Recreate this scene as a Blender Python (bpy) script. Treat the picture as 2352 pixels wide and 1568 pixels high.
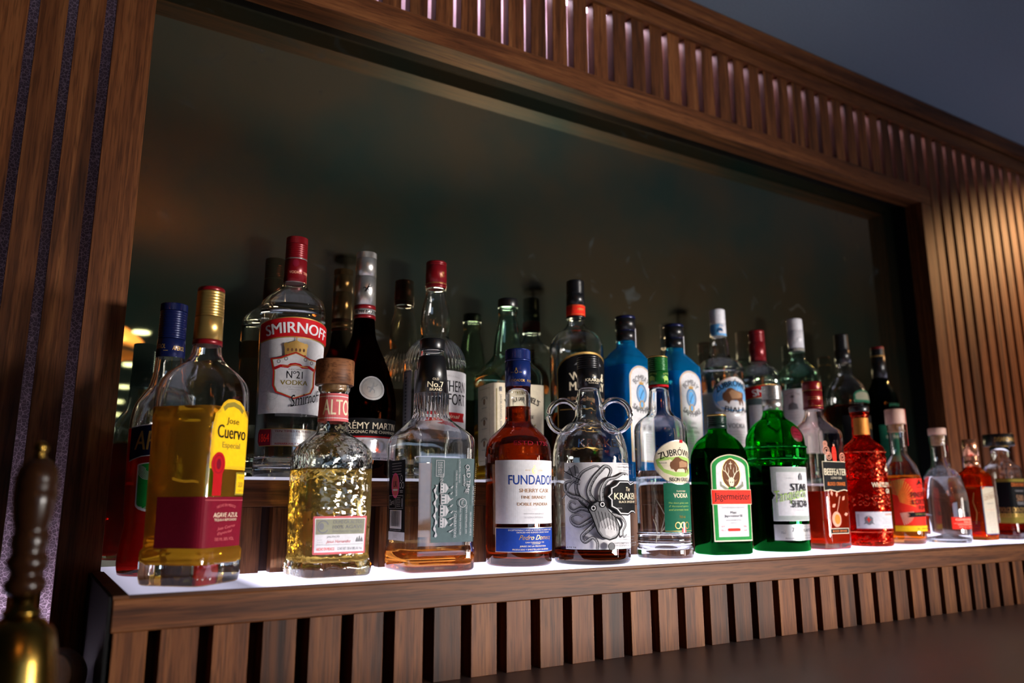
import bpy, bmesh, math, random
import numpy as np
from mathutils import Vector, Matrix

for o in list(bpy.data.objects):
    bpy.data.objects.remove(o, do_unlink=True)
SC = bpy.context.scene
COL = SC.collection
R = math.radians
H = 1.11            # eye height of the photographer above the floor; heights below are given from it

# ------------------------------------------------------------------ camera
YAW, PITCH, ROLL = R(31.274), R(11.534), R(-0.197)
cam_d = bpy.data.cameras.new('camera')
cam = bpy.data.objects.new('camera', cam_d)
COL.objects.link(cam)
fw = Vector((math.sin(YAW)*math.cos(PITCH), math.cos(YAW)*math.cos(PITCH), math.sin(PITCH)))
r0 = Vector((math.cos(YAW), -math.sin(YAW), 0)); u0 = r0.cross(fw)
RV = r0*math.cos(ROLL) + u0*math.sin(ROLL); UV_ = -r0*math.sin(ROLL) + u0*math.cos(ROLL)
cam.matrix_world = Matrix((( RV.x, UV_.x, -fw.x, 0), (RV.y, UV_.y, -fw.y, 0), (RV.z, UV_.z, -fw.z, H), (0, 0, 0, 1)))
cam_d.sensor_width = 36
cam_d.lens = 1792.8/2352*36
cam_d.clip_start = 0.02
cam_d.dof.use_dof = True
cam_d.dof.focus_distance = 1.10
cam_d.dof.aperture_fstop = 3.2
SC.camera = cam

# ------------------------------------------------------------------ world, exposure, cycles light paths
SC.view_settings.view_transform = 'Standard'
SC.view_settings.look = 'None'
SC.view_settings.gamma = 1
SC.view_settings.use_curve_mapping = False
SC.view_settings.exposure = 0.0
w = bpy.data.worlds.new('room_air'); SC.world = w; w.use_nodes = True
w.node_tree.nodes['Background'].inputs[0].default_value = (0.55, 0.62, 0.8, 1)
w.node_tree.nodes['Background'].inputs[1].default_value = 0.010
cy = SC.cycles
cy.max_bounces = 22; cy.transmission_bounces = 22; cy.glossy_bounces = 8; cy.diffuse_bounces = 3
cy.transparent_max_bounces = 16
cy.caustics_refractive = True; cy.caustics_reflective = False
cy.sample_clamp_indirect = 26; cy.sample_clamp_direct = 0
cy.blur_glossy = 0.3
cy.use_denoising = True
cy.use_adaptive_sampling = True; cy.adaptive_threshold = 0.028

def lamp(name, kind, loc, energy, color, target=None, **kw):
    d = bpy.data.lights.new(name, kind); d.energy = energy; d.color = color
    for k, v in kw.items(): setattr(d, k, v)
    o = bpy.data.objects.new(name, d); COL.objects.link(o)
    o.location = (loc[0], loc[1], loc[2]+H)
    if target:
        v = Vector((target[0], target[1], target[2]+H)) - o.location
        o.rotation_euler = v.to_track_quat('-Z', 'Y').to_euler()
    return o
# daylight through the two tall windows in the far right wall, and an added low fill light with no fixture
for yy in (-5.3, -7.1):
    lamp('window_daylight', 'AREA', (6.93, yy, -0.05), 72, (1.0, 0.92, 0.84), (0.0, yy, -0.05), shape='RECTANGLE', size=0.8, size_y=1.7)
lamp('low_front_fill', 'AREA', (2.4, -1.8, -0.16), 17, (1.0, 0.93, 0.88), (0.75, 1.0, 0.0), shape='RECTANGLE', size=0.7, size_y=0.32, spread=R(56))
# the ceiling spot that warms the slats at the right end of the wall
lamp('slat_spotlight', 'SPOT', (3.30, 0.66, 1.12), 150, (1.0, 0.52, 0.22), (2.80, 1.2, 0.55), spot_size=R(66), spot_blend=1.0, shadow_soft_size=0.02)
# added lamps without fixtures: warm spot on the copper dome, cool ceiling fill
lamp('dome_fill_spot', 'SPOT', (0.62, -0.55, 1.13), 520, (1.0, 0.6, 0.3), (0.2, -0.93, 0.62), spot_size=R(40), spot_blend=0.7, shadow_soft_size=0.006)
lamp('ceiling_fill', 'AREA', (1.2, -1.6, 0.0), 3.2, (0.55, 0.72, 1.0), (1.3, 0.4, 1.15), shape='RECTANGLE', size=1.2, size_y=0.3)

# ------------------------------------------------------------------ node helpers and materials
MATS = {}
def nt(name):
    m = bpy.data.materials.new(name); m.use_nodes = True
    t = m.node_tree; t.nodes.clear()
    out = t.nodes.new('ShaderNodeOutputMaterial')
    MATS[name] = m
    return m, t, out
def N(t, kind, **kw):
    n = t.nodes.new(kind)
    for k, v in kw.items():
        if k.startswith('i_'):
            key = k[2:].replace('_', ' ')
            n.inputs[int(key) if key.isdigit() else key].default_value = v
        else: setattr(n, k, v)
    return n
def L(t, a, b): t.links.new(a, b)
def ramp(t, src, stops):
    r = N(t, 'ShaderNodeValToRGB'); e = r.color_ramp.elements
    while len(e) < len(stops): e.new(0.5)
    for k, (p, c) in enumerate(stops):
        e[k].position = p; e[k].color = (*c, 1)
    L(t, src, r.inputs[0]); return r.outputs[0]
def srgb(r, g, b):
    f = lambda c: c/255/12.92 if c/255 <= 0.04045 else ((c/255+0.055)/1.055)**2.4
    return (f(r), f(g), f(b))
def plain(name, col, rough=0.5, metal=0.0, spec=0.5, coat=0.0, bump=None):
    m, t, out = nt(name)
    p = N(t, 'ShaderNodeBsdfPrincipled'); p.inputs['Roughness'].default_value = rough
    p.inputs['Metallic'].default_value = metal; p.inputs['Specular IOR Level'].default_value = spec
    p.inputs['Coat Weight'].default_value = coat
    tc = N(t, 'ShaderNodeTexCoord'); no = N(t, 'ShaderNodeTexNoise'); no.inputs['Scale'].default_value = 180
    L(t, tc.outputs['Object'], no.inputs['Vector'])
    c1 = tuple(c*0.93 for c in col); c2 = tuple(min(1, c*1.05) for c in col)
    L(t, ramp(t, no.outputs[0], [(0.3, c1), (0.7, c2)]), p.inputs['Base Color'])
    if bump:
        n2 = N(t, 'ShaderNodeTexNoise'); n2.inputs['Scale'].default_value = bump[0]
        L(t, tc.outputs['Object'], n2.inputs['Vector'])
        b = N(t, 'ShaderNodeBump'); b.inputs['Strength'].default_value = bump[1]; b.inputs['Distance'].default_value = 0.001
        L(t, n2.outputs[0], b.inputs['Height']); L(t, b.outputs[0], p.inputs['Normal'])
    L(t, p.outputs[0], out.inputs[0]); return m
def wood(name, axis='Z', dark=(0.030, 0.0090, 0.003), mid=(0.098, 0.0315, 0.0095), light=(0.175, 0.066, 0.021), rough=0.42, across=38):
    m, t, out = nt(name)
    tc = N(t, 'ShaderNodeTexCoord'); geo = N(t, 'ShaderNodeNewGeometry')
    off = N(t, 'ShaderNodeVectorMath', operation='SCALE'); L(t, geo.outputs['Random Per Island'], off.inputs['Scale'])
    off.inputs[0].default_value = (37.0, 53.0, 71.0)
    add = N(t, 'ShaderNodeVectorMath', operation='ADD'); L(t, tc.outputs['Object'], add.inputs[0]); L(t, off.outputs[0], add.inputs[1])
    mp = N(t, 'ShaderNodeMapping'); L(t, add.outputs[0], mp.inputs['Vector'])
    s = {'X': (1.6, across, across), 'Z': (across, across, 1.6)}[axis]
    mp.inputs['Scale'].default_value = s
    n1 = N(t, 'ShaderNodeTexNoise'); n1.inputs['Scale'].default_value = 1.0; n1.inputs['Detail'].default_value = 5; n1.inputs['Roughness'].default_value = 0.55; n1.inputs['Distortion'].default_value = 1.2
    L(t, mp.outputs[0], n1.inputs['Vector'])
    mp2 = N(t, 'ShaderNodeMapping'); L(t, add.outputs[0], mp2.inputs['Vector'])
    mp2.inputs['Scale'].default_value = {'X': (22, 420, 420), 'Z': (420, 420, 22)}[axis]
    n2 = N(t, 'ShaderNodeTexNoise'); n2.inputs['Scale'].default_value = 1.0; n2.inputs['Detail'].default_value = 3
    L(t, mp2.outputs[0], n2.inputs['Vector'])
    col = ramp(t, n1.outputs[0], [(0.30, dark), (0.5, mid), (0.72, light)])
    pore = ramp(t, n2.outputs[0], [(0.36, (0.45, 0.42, 0.4)), (0.52, (1, 1, 1))])
    mx = N(t, 'ShaderNodeMix', data_type='RGBA', blend_type='MULTIPLY'); mx.inputs[0].default_value = 0.8
    L(t, col, mx.inputs[6]); L(t, pore, mx.inputs[7])
    vr = N(t, 'ShaderNodeMapRange'); vr.inputs[3].default_value = 0.72; vr.inputs[4].default_value = 1.25
    L(t, geo.outputs['Random Per Island'], vr.inputs[0])
    hs = N(t, 'ShaderNodeHueSaturation'); L(t, mx.outputs[2], hs.inputs['Color']); L(t, vr.outputs[0], hs.inputs['Value'])
    p = N(t, 'ShaderNodeBsdfPrincipled'); p.inputs['Roughness'].default_value = rough+0.08; p.inputs['Specular IOR Level'].default_value = 0.18
    L(t, hs.outputs[0], p.inputs['Base Color'])
    b = N(t, 'ShaderNodeBump'); b.inputs['Strength'].default_value = 0.25; b.inputs['Distance'].default_value = 0.0006
    L(t, n2.outputs[0], b.inputs['Height']); L(t, b.outputs[0], p.inputs['Normal'])
    L(t, p.outputs[0], out.inputs[0]); return m
W_V = wood('walnut_upright', 'Z'); W_H = wood('walnut_rail', 'X')
W_DARK = wood('walnut_shadow_side', 'Z', (0.012, 0.004, 0.003), (0.03, 0.01, 0.006), (0.06, 0.022, 0.012))  # darker copy of the walnut, shade put into its colour
M_BLACK = plain('matt_black_board', (0.004, 0.004, 0.0045), 0.7, spec=0.1)

def mk_mirror():
    m, t, out = nt('aged_smoked_mirror')
    tc = N(t, 'ShaderNodeTexCoord')
    n1 = N(t, 'ShaderNodeTexNoise'); n1.inputs['Scale'].default_value = 3.2; n1.inputs['Detail'].default_value = 4
    L(t, tc.outputs['Object'], n1.inputs['Vector'])
    # worn spots in the silvering, isolated by a coarse mask
    n2 = N(t, 'ShaderNodeTexNoise'); n2.inputs['Scale'].default_value = 17; n2.inputs['Detail'].default_value = 5; n2.inputs['Distortion'].default_value = 1.4
    L(t, tc.outputs['Object'], n2.inputs['Vector'])
    n3 = N(t, 'ShaderNodeTexNoise'); n3.inputs['Scale'].default_value = 420
    L(t, tc.outputs['Object'], n3.inputs['Vector'])
    spots = ramp(t, n2.outputs[0], [(0.60, (0, 0, 0)), (0.74, (1, 1, 1))])
    mask = ramp(t, n1.outputs[0], [(0.50, (0, 0, 0)), (0.60, (1, 1, 1))])
    mm = N(t, 'ShaderNodeMath', operation='MULTIPLY'); L(t, spots, mm.inputs[0]); L(t, mask, mm.inputs[1])
    gl = N(t, 'ShaderNodeBsdfAnisotropic'); gl.inputs['Roughness'].default_value = 0.018
    L(t, ramp(t, n1.outputs[0], [(0.38, (0.17, 0.215, 0.15)), (0.60, (0.34, 0.25, 0.14))]), gl.inputs['Color'])
    df = N(t, 'ShaderNodeBsdfDiffuse')
    L(t, ramp(t, n1.outputs[0], [(0.35, (0.004, 0.008, 0.006)), (0.62, (0.010, 0.0075, 0.004))]), df.inputs['Color'])
    df2 = N(t, 'ShaderNodeBsdfDiffuse'); df2.inputs['Color'].default_value = (0.010, 0.016, 0.018, 1)
    gw = N(t, 'ShaderNodeBsdfAnisotropic'); gw.inputs['Roughness'].default_value = 0.3; gw.inputs['Color'].default_value = (0.14, 0.17, 0.18, 1)
    a2 = N(t, 'ShaderNodeAddShader'); L(t, gw.outputs[0], a2.inputs[0]); L(t, df2.outputs[0], a2.inputs[1])
    a = N(t, 'ShaderNodeAddShader'); L(t, gl.outputs[0], a.inputs[0]); L(t, df.outputs[0], a.inputs[1])
    f = N(t, 'ShaderNodeMath', operation='MULTIPLY'); f.inputs[1].default_value = 0.30; L(t, mm.outputs[0], f.inputs[0])
    mx = N(t, 'ShaderNodeMixShader'); L(t, f.outputs[0], mx.inputs[0]); L(t, a.outputs[0], mx.inputs[1]); L(t, a2.outputs[0], mx.inputs[2])
    L(t, mx.outputs[0], out.inputs[0]); return m
M_MIRROR = mk_mirror()

def mk_hex():
    m, t, out = nt('pearl_crackle_backing')
    tc = N(t, 'ShaderNodeTexCoord')
    v = N(t, 'ShaderNodeTexVoronoi', feature='DISTANCE_TO_EDGE'); v.inputs['Scale'].default_value = 190
    L(t, tc.outputs['Object'], v.inputs['Vector'])
    no = N(t, 'ShaderNodeTexNoise'); no.inputs['Scale'].default_value = 260; L(t, tc.outputs['Object'], no.inputs['Vector'])
    c = ramp(t, v.outputs[0], [(0.0, (0.34, 0.29, 0.33)), (0.12, (0.07, 0.055, 0.07)), (0.5, (0.13, 0.105, 0.125))])
    mx = N(t, 'ShaderNodeMix', data_type='RGBA', blend_type='OVERLAY'); mx.inputs[0].default_value = 0.7
    L(t, c, mx.inputs[6]); L(t, no.outputs[0], mx.inputs[7])
    p = N(t, 'ShaderNodeBsdfPrincipled'); p.inputs['Roughness'].default_value = 0.45
    L(t, mx.outputs[2], p.inputs['Base Color'])
    b = N(t, 'ShaderNodeBump'); b.inputs['Strength'].default_value = 0.6; b.inputs['Distance'].default_value = 0.0008; b.invert = True
    L(t, v.outputs[0], b.inputs['Height']); L(t, b.outputs[0], p.inputs['Normal'])
    L(t, p.outputs[0], out.inputs[0]); return m
M_HEX = mk_hex()

def mk_counter():
    m, t, out = nt('dark_concrete_worktop')
    tc = N(t, 'ShaderNodeTexCoord')
    n1 = N(t, 'ShaderNodeTexNoise'); n1.inputs['Scale'].default_value = 7; n1.inputs['Detail'].default_value = 6; n1.inputs['Roughness'].default_value = 0.65
    L(t, tc.outputs['Object'], n1.inputs['Vector'])
    n2 = N(t, 'ShaderNodeTexNoise'); n2.inputs['Scale'].default_value = 700; L(t, tc.outputs['Object'], n2.inputs['Vector'])
    p = N(t, 'ShaderNodeBsdfPrincipled'); p.inputs['Specular IOR Level'].default_value = 0.5
    L(t, ramp(t, n1.outputs[0], [(0.3, (0.11, 0.088, 0.090)), (0.7, (0.19, 0.152, 0.145))]), p.inputs['Base Color'])
    mr = N(t, 'ShaderNodeMapRange'); mr.inputs[3].default_value = 0.30; mr.inputs[4].default_value = 0.5; L(t, n1.outputs[0], mr.inputs[0]); L(t, mr.outputs[0], p.inputs['Roughness'])
    b = N(t, 'ShaderNodeBump'); b.inputs['Strength'].default_value = 0.15; b.inputs['Distance'].default_value = 0.0005
    L(t, n2.outputs[0], b.inputs['Height']); L(t, b.outputs[0], p.inputs['Normal'])
    L(t, p.outputs[0], out.inputs[0]); return m
M_COUNTER = mk_counter()

def emit(name, col, s, stripes=None):
    m, t, out = nt(name)
    e = N(t, 'ShaderNodeEmission'); e.inputs[0].default_value = (*col, 1); e.inputs[1].default_value = s
    if stripes:     # LED modules seen through the acrylic: brighter and dimmer stretches of the panel
        tc = N(t, 'ShaderNodeTexCoord'); sx = N(t, 'ShaderNodeSeparateXYZ'); L(t, tc.outputs['Object'], sx.inputs[0])
        no = N(t, 'ShaderNodeTexNoise', noise_dimensions='1D'); no.inputs['Scale'].default_value = 9; no.inputs['Detail'].default_value = 1
        L(t, sx.outputs[0], no.inputs['W'])
        r = ramp(t, no.outputs[0], [(0.35, (0.50, 0.50, 0.50)), (0.62, (1, 1, 1))])
        mr = N(t, 'ShaderNodeMapRange'); mr.inputs[1].default_value = stripes[0]; mr.inputs[2].default_value = stripes[1]
        mr.inputs[3].default_value = 0.22; mr.inputs[4].default_value = 1.0
        L(t, sx.outputs[0], mr.inputs[0])
        mu = N(t, 'ShaderNodeMath', operation='MULTIPLY'); L(t, r, mu.inputs[0]); L(t, mr.outputs[0], mu.inputs[1])
        m2 = N(t, 'ShaderNodeMath', operation='MULTIPLY'); L(t, mu.outputs[0], m2.inputs[0]); m2.inputs[1].default_value = s
        L(t, m2.outputs[0], e.inputs[1])
    gl = N(t, 'ShaderNodeBsdfGlossy') if False else N(t, 'ShaderNodeBsdfAnisotropic'); gl.inputs['Roughness'].default_value = 0.08; gl.inputs['Color'].default_value = (0.06, 0.06, 0.06, 1)
    a = N(t, 'ShaderNodeAddShader'); L(t, e.outputs[0], a.inputs[0]); L(t, gl.outputs[0], a.inputs[1])
    L(t, a.outputs[0], out.inputs[0]); return m
M_PANEL = emit('lit_lilac_acrylic', (0.80, 0.76, 1.0), 2.8, stripes=(0.118, 0.145))
M_PANEL2 = emit('lit_acrylic_riser_top', (0.84, 0.80, 1.0), 0.6)
M_LED = emit('led_strip', (0.86, 0.70, 0.92), 54)
M_LED2 = emit('led_strip_frieze', (0.86, 0.66, 0.84), 34)
M_DOWN = emit('downlight_lens', (1.0, 0.80, 0.5), 26)
M_BULB = emit('warm_bulb', (1.0, 0.52, 0.2), 70)

# ------------------------------------------------------------------ mesh helpers
def link(name, bm, mats, parent=None, smooth=False, loc=None):
    me = bpy.data.meshes.new(name); bm.to_mesh(me); bm.free()
    for m in (mats if isinstance(mats, (list, tuple)) else [mats]): me.materials.append(m)
    if smooth:
        for p in me.polygons: p.use_smooth = True
    o = bpy.data.objects.new(name, me); COL.objects.link(o)
    if parent is not None: o.parent = parent
    if loc is not None: o.location = loc
    return o
def bx(bm, x0, x1, y0, y1, z0, z1, bev=0.0, mi=0):
    vs = [bm.verts.new((x, y, z)) for z in (z0, z1) for y in (y0, y1) for x in (x0, x1)]
    fs = []
    for f in ((0, 2, 3, 1), (4, 5, 7, 6), (0, 1, 5, 4), (2, 6, 7, 3), (0, 4, 6, 2), (1, 3, 7, 5)):
        fc = bm.faces.new([vs[i] for i in f]); fc.material_index = mi; fs.append(fc)
    if bev:
        es = set(e for f in fs for e in f.edges)
        r = bmesh.ops.bevel(bm, geom=list(es), offset=bev, segments=1, affect='EDGES', profile=0.5, material=-1)
        for f in r['faces']: f.material_index = mi
def tag(o, label=None, cat=None, group=None, kind=None):
    if label: o['label'] = label
    if cat: o['category'] = cat
    if group: o['group'] = group
    if kind: o['kind'] = kind
    return o
def empty(name, loc, rz=0):
    o = bpy.data.objects.new(name, None); COL.objects.link(o)
    o.location = (loc[0], loc[1], loc[2]+H); o.rotation_euler = (0, 0, rz); o.empty_display_size = 0.03
    return o
def lathe(bm, prof, seg=48, mi=0, caps=(True, True), cx=0, cy=0):
    rings = []
    for z, r in prof:
        rings.append([bm.verts.new((cx+r*math.sin(2*math.pi*k/seg), cy-r*math.cos(2*math.pi*k/seg), z)) for k in range(seg)])
    for a, b in zip(rings, rings[1:]):
        for k in range(seg):
            f = bm.faces.new((a[k], a[(k+1) % seg], b[(k+1) % seg], b[k])); f.material_index = mi; f.smooth = True
    if caps[0]: f = bm.faces.new(rings[0][::-1]); f.material_index = mi
    if caps[1]: f = bm.faces.new(rings[-1]); f.material_index = mi
    return rings
def tube(bm, pts, rad, seg=10, mi=0, cap=True):
    pts = [Vector(p) for p in pts]; rings = []
    up = Vector((0, 0, 1))
    for i, p in enumerate(pts):
        d = (pts[min(i+1, len(pts)-1)]-pts[max(i-1, 0)]).normalized()
        s = d.cross(up)
        if s.length < 0.05: s = d.cross(Vector((1, 0, 0)))
        s.normalize(); u = s.cross(d)
        r = rad[i] if isinstance(rad, (list, tuple)) else rad
        rings.append([bm.verts.new(p+s*r*math.cos(2*math.pi*k/seg)+u*r*math.sin(2*math.pi*k/seg)) for k in range(seg)])
    for a, b in zip(rings, rings[1:]):
        for k in range(seg):
            f = bm.faces.new((a[k], a[(k+1) % seg], b[(k+1) % seg], b[k])); f.smooth = True; f.material_index = mi
    if cap: bm.faces.new(rings[0][::-1]); bm.faces.new(rings[-1])

# ------------------------------------------------------------------ the room (z measured from eye height, shifted by H)
ZSH, ZFB, ZCT, ZR = -0.09, -0.125, -0.21, 0.032     # shelf top, fascia bottom, worktop, riser top
YF, YP, YM = 0.885, 1.20, 1.28                      # fascia, wall face, mirror
XL, XR = 0.0905, 2.098                              # mirror opening
ZT = 0.838
def S(name, bm, m, smooth=False):
    o = link(name, bm, m, smooth=smooth); o.location.z = H; o['kind'] = 'structure'; return o
M_FLOOR = wood('floor_boards', 'X', (0.02, 0.012, 0.008), (0.05, 0.03, 0.02), (0.09, 0.06, 0.04), across=9)
M_CEIL = plain('painted_ceiling', (0.15, 0.20, 0.26), 0.8)
M_WALL = plain('green_plaster', (0.10, 0.13, 0.10), 0.8)
M_WALLD = plain('dark_plaster', (0.03, 0.033, 0.036), 0.8)
bm = bmesh.new(); bx(bm, -3, 7, -10.5, 1.6, -H-0.05, -H); S('floor', bm, M_FLOOR)
bm = bmesh.new(); bx(bm, -3, 7, -10.5, 1.6, 1.15, 1.20); S('ceiling', bm, M_CEIL)
bm = bmesh.new(); bx(bm, -3, 7, -10.6, -10.5, -H, 1.15); S('wall_back', bm, M_WALL)
bm = bmesh.new(); bx(bm, -3.1, -3, -10.5, 1.6, -H, 1.15); S('wall_left', bm, M_WALLD)
bm = bmesh.new(); bx(bm, 7, 7.1, -10.5, 1.6, -H, 1.15); S('wall_right', bm, M_WALLD)
for i, yy in enumerate((-5.3, -7.1)):      # frames of the two tall windows
    bm = bmesh.new()
    for y0, y1, z0, z1 in ((yy-0.46, yy-0.41, -0.95, 0.85), (yy+0.41, yy+0.46, -0.95, 0.85), (yy-0.46, yy+0.46, -1.0, -0.95), (yy-0.46, yy+0.46, 0.85, 0.90)): bx(bm, 6.90, 6.999, y0, y1, z0, z1)
    S('window_%d' % (i+1), bm, M_WALLD)
bm = bmesh.new(); bx(bm, -3, 7, 1.30, 1.40, -H, 1.15); S('wall_bar', bm, M_BLACK)

# mirror in its recess
bm = bmesh.new(); bx(bm, XL-0.008, XR+0.01, YM, YM+0.006, ZSH-0.02, ZT+0.03)
mir = link('antique_mirror', bm, M_MIRROR); mir.location.z = H
tag(mir, 'large dark antiqued mirror panel set back behind the bottles', 'mirror')
bm = bmesh.new()
bx(bm, XL-0.02, XR+0.0495, 1.2455, 1.2985, ZT+0.006, ZT+0.04)          # black roof of the recess
bx(bm, XR+0.002, XR+0.02, 1.2455, 1.2985, ZSH, ZT+0.01)              # black side
bx(bm, XL, XR+0.05, 1.2452, 1.2454, ZT-0.003, 0.881)  # added black sheet behind the frame, darkens its reflection in the mirror
S('trim_2', bm, M_BLACK)
# frame round the opening
bm = bmesh.new()
bx(bm, XL-0.0, XR+0.05, 1.195, 1.245, ZT-0.004, 0.882, 0.0008)
S('trim_1', bm, W_H)
bm = bmesh.new()
bx(bm, XR, XR+0.05, 1.195, 1.245, ZSH, ZT-0.0045, 0.0008)
S('trim_3', bm, W_V)
# left slatted panel
bm = bmesh.new()
SL = [(-0.110, -0.071), (-0.058, -0.0235), (-0.011, 0.0245), (0.038, XL)]
x = -0.1235
while x > -2.6:
    SL.append((x-0.0355, x)); x -= 0.0485
for a, b in SL: bx(bm, a, b, YP, YP+0.020, ZCT, 1.15, 0.0006)
bx(bm, XL-0.012, XL, YP+0.0205, YM+0.005, ZCT, 1.15)
S('wall_left_slats', bm, W_V)
bm = bmesh.new(); bx(bm, -2.6, XL-0.0125, 1.286, 1.298, ZCT, 1.15); S('wall_left_backing', bm, M_HEX)
bm = bmesh.new(); bx(bm, -2.6, XL-0.014, 1.224, 1.240, ZCT+0.001, ZCT+0.006)
o = link('led_strip', bm, M_LED); o.location.z = H; tag(o, 'lilac light strip at the foot of the left slatted panel', 'light strip')
bm = bmesh.new(); bx(bm, -2.6, XL-0.014, 1.224, 1.240, 1.142, 1.148)
o = link('led_strip', bm, M_LED); o.location.z = H; tag(o, 'lilac light strip at the top of the left slatted panel', 'light strip')
# frieze over the mirror and slats at the right end, one grid
bm = bmesh.new()
for k in range(-8, 62):
    g = 0.502+0.0533*k
    a, b = g+0.0083, g+0.0450
    if a < XL+0.002: continue
    z0 = 0.8825 if a < XR+0.049 else ZCT
    if a < XR+0.05 < b: a = XR+0.0505; z0 = ZCT
    bx(bm, a, b, YP, YP+0.022, z0, 1.058, 0.0006)
S('wall_right_slats', bm, W_V)
bm = bmesh.new(); bx(bm, XL+0.001, 3.8, 1.290, 1.298, 0.8825, 1.145)
S('wall_frieze_backing', bm, plain('pearl_backing', (0.50, 0.38, 0.42), 0.5, bump=(900, 0.3)))
bm = bmesh.new(); bx(bm, XR+0.051, 3.8, 1.290, 1.298, ZCT, 0.882); S('wall_right_backing', bm, W_DARK)
bm = bmesh.new()
bx(bm, XL+0.0005, 3.8, 1.192, 1.2225, 1.0585, 1.0985, 0.0008)     # rail
bx(bm, XL+0.0005, 3.8, 1.199, 1.222, 1.099, 1.104)                # shadow gap
S('trim_4', bm, W_H)
bm = bmesh.new(); bx(bm, XL+0.0005, 3.8, 1.178, 1.24, 1.1045, 1.1495, 0.002); S('trim_5', bm, W_H)
bm = bmesh.new(); bx(bm, XL+0.01, 3.8, 1.226, 1.246, 1.066, 1.072)
o = link('led_strip', bm, M_LED2); o.location.z = H; tag(o, 'pinkish light strip hidden behind the top rail of the frieze', 'light strip')

# back worktop and its cabinet
bm = bmesh.new(); bx(bm, -2.6, 4.2, 0.22, 1.199, ZCT-0.035, ZCT, 0.002)
o = link('worktop', bm, M_COUNTER); o.location.z = H; tag(o, 'long dark concrete worktop of the back bar', 'worktop')
t = empty('back_bar_cabinet', (0.8, 0.7, -H)); tag(t, 'dark walnut cabinet carrying the concrete worktop', 'cabinet')
bm = bmesh.new(); bx(bm, -3.4, 3.4, -0.43, 0.498, 0.0, H+ZCT-0.0355); link('body', bm, W_DARK, t)
for k in range(8):
    x0 = -3.38+k*0.845
    bm = bmesh.new(); bx(bm, x0, x0+0.83, -0.452, -0.431, 0.06, 0.84, 0.002); d = link('door', bm, W_V, t)
    bm = bmesh.new(); bx(bm, x0+0.40, x0+0.43, -0.462, -0.4525, 0.70, 0.82); link('handle', bm, plain('dark_bronze', (0.08, 0.06, 0.04), 0.35, 1.0) if k == 0 else MATS['dark_bronze'], d)

# lower bottle shelf: fascia board, slats under it
t = empty('bottle_shelf', (0.08, YF, ZCT)); tag(t, 'long walnut bottle shelf with slatted front and inset glowing strip', 'shelf')
def loc(x, y, z): return x-0.08, y-YF, z-ZCT
def lbx(bm, x0, x1, y0, y1, z0, z1, bev=0):
    a = loc(x0, y0, z0); b = loc(x1, y1, z1); bx(bm, a[0], b[0], a[1], b[1], a[2], b[2], bev)
bm = bmesh.new()
lbx(bm, 0.08, 3.7, YF, YP-0.0005, ZFB, ZSH-0.0035, 0.0012)
lbx(bm, XL+0.0005, XR-0.0005, YP, YM-0.0005, ZFB, ZSH-0.0035)
lbx(bm, 0.08, 0.0943, YF+0.0001, YP-0.0006, ZSH-0.0034, ZSH)
lbx(bm, 0.0944, 3.7, YF+0.0001, YF+0.0035, ZSH-0.0034, ZSH)
link('shelf_board', bm, W_H, t)
bm = bmesh.new(); lbx(bm, 0.083, 3.7, YF+0.036, YF+0.042, ZCT, ZFB-0.0002); lbx(bm, 0.083, 0.0895, YF+0.042, YP-0.001, ZCT, ZFB-0.0002); link('back_panel', bm, W_DARK, t)
bm = bmesh.new(); lbx(bm, 0.0765, 0.0798, YF+0.002, YP-0.001, ZCT, ZSH-0.001); link('shade_panel', bm, M_BLACK, t)  # added black panel, paints the shade on the shelf's left end
xs = [(0.083, 0.1145)]+[(0.1264+0.0505*k, 0.1264+0.0505*k+0.0365) for k in range(70)]
bm = bmesh.new()
for a, b in xs: lbx(bm, a, b, YF+0.004, YF+0.0355, ZCT, ZFB-0.0002, 0.0005)
link('slatted_front', bm, W_V, t)
t = empty('light_panel', (0.0947, YF+0.004, ZSH)); tag(t, 'glowing lilac acrylic panel under the front row of bottles', 'light panel')
bm = bmesh.new()
bx(bm, 0, 3.6, 0, YP-0.002-YF-0.004, -0.003, 0.0005, 0.0004)
bx(bm, 0.0, XR-0.003-0.0947, YP-0.002-YF-0.004+0.0001, YM-0.001-YF-0.004, -0.003, 0.0005)
link('panel', bm, M_PANEL, t)
# riser for the back row
XA, XB, YA = 0.206, 1.985, 1.056
t = empty('bottle_riser', (XA, YA, ZSH+0.0005)); tag(t, 'raised walnut step behind the front row with glowing top', 'riser')
hh = ZR-ZSH-0.0005
bm = bmesh.new()
bx(bm, 0, XB-XA, 0.0, 0.018, 0.083, hh-0.004, 0.0006)
bx(bm, 0, XB-XA, 0.0185, YM-YA-0.002, 0.083, hh-0.004)
bx(bm, 0, 0.012, 0.0185, YM-YA-0.002, 0.0, 0.0828)
link('top_rail', bm, W_H, t)
bm = bmesh.new(); g = [0.2600+0.1487*k for k in range(12)]
a = XA
for q in g+[XB]:
    bx(bm, a-XA, min(q, XB)-XA, 0.0, 0.0178, 0.0, 0.0828, 0.0006); a = q+0.0145
    if a > XB: break
link('front_board', bm, W_V, t)
bm = bmesh.new(); bx(bm, 0.0125, XB-XA, 0.030, 0.036, 0.0, 0.0827); link('back_panel', bm, W_DARK, t)
bm = bmesh.new(); bx(bm, 0.002, XB-XA-0.002, 0.002, YM-YA-0.003, hh-0.0038, hh, 0.0003); link('light_panel', bm, M_PANEL2, t)

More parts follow.
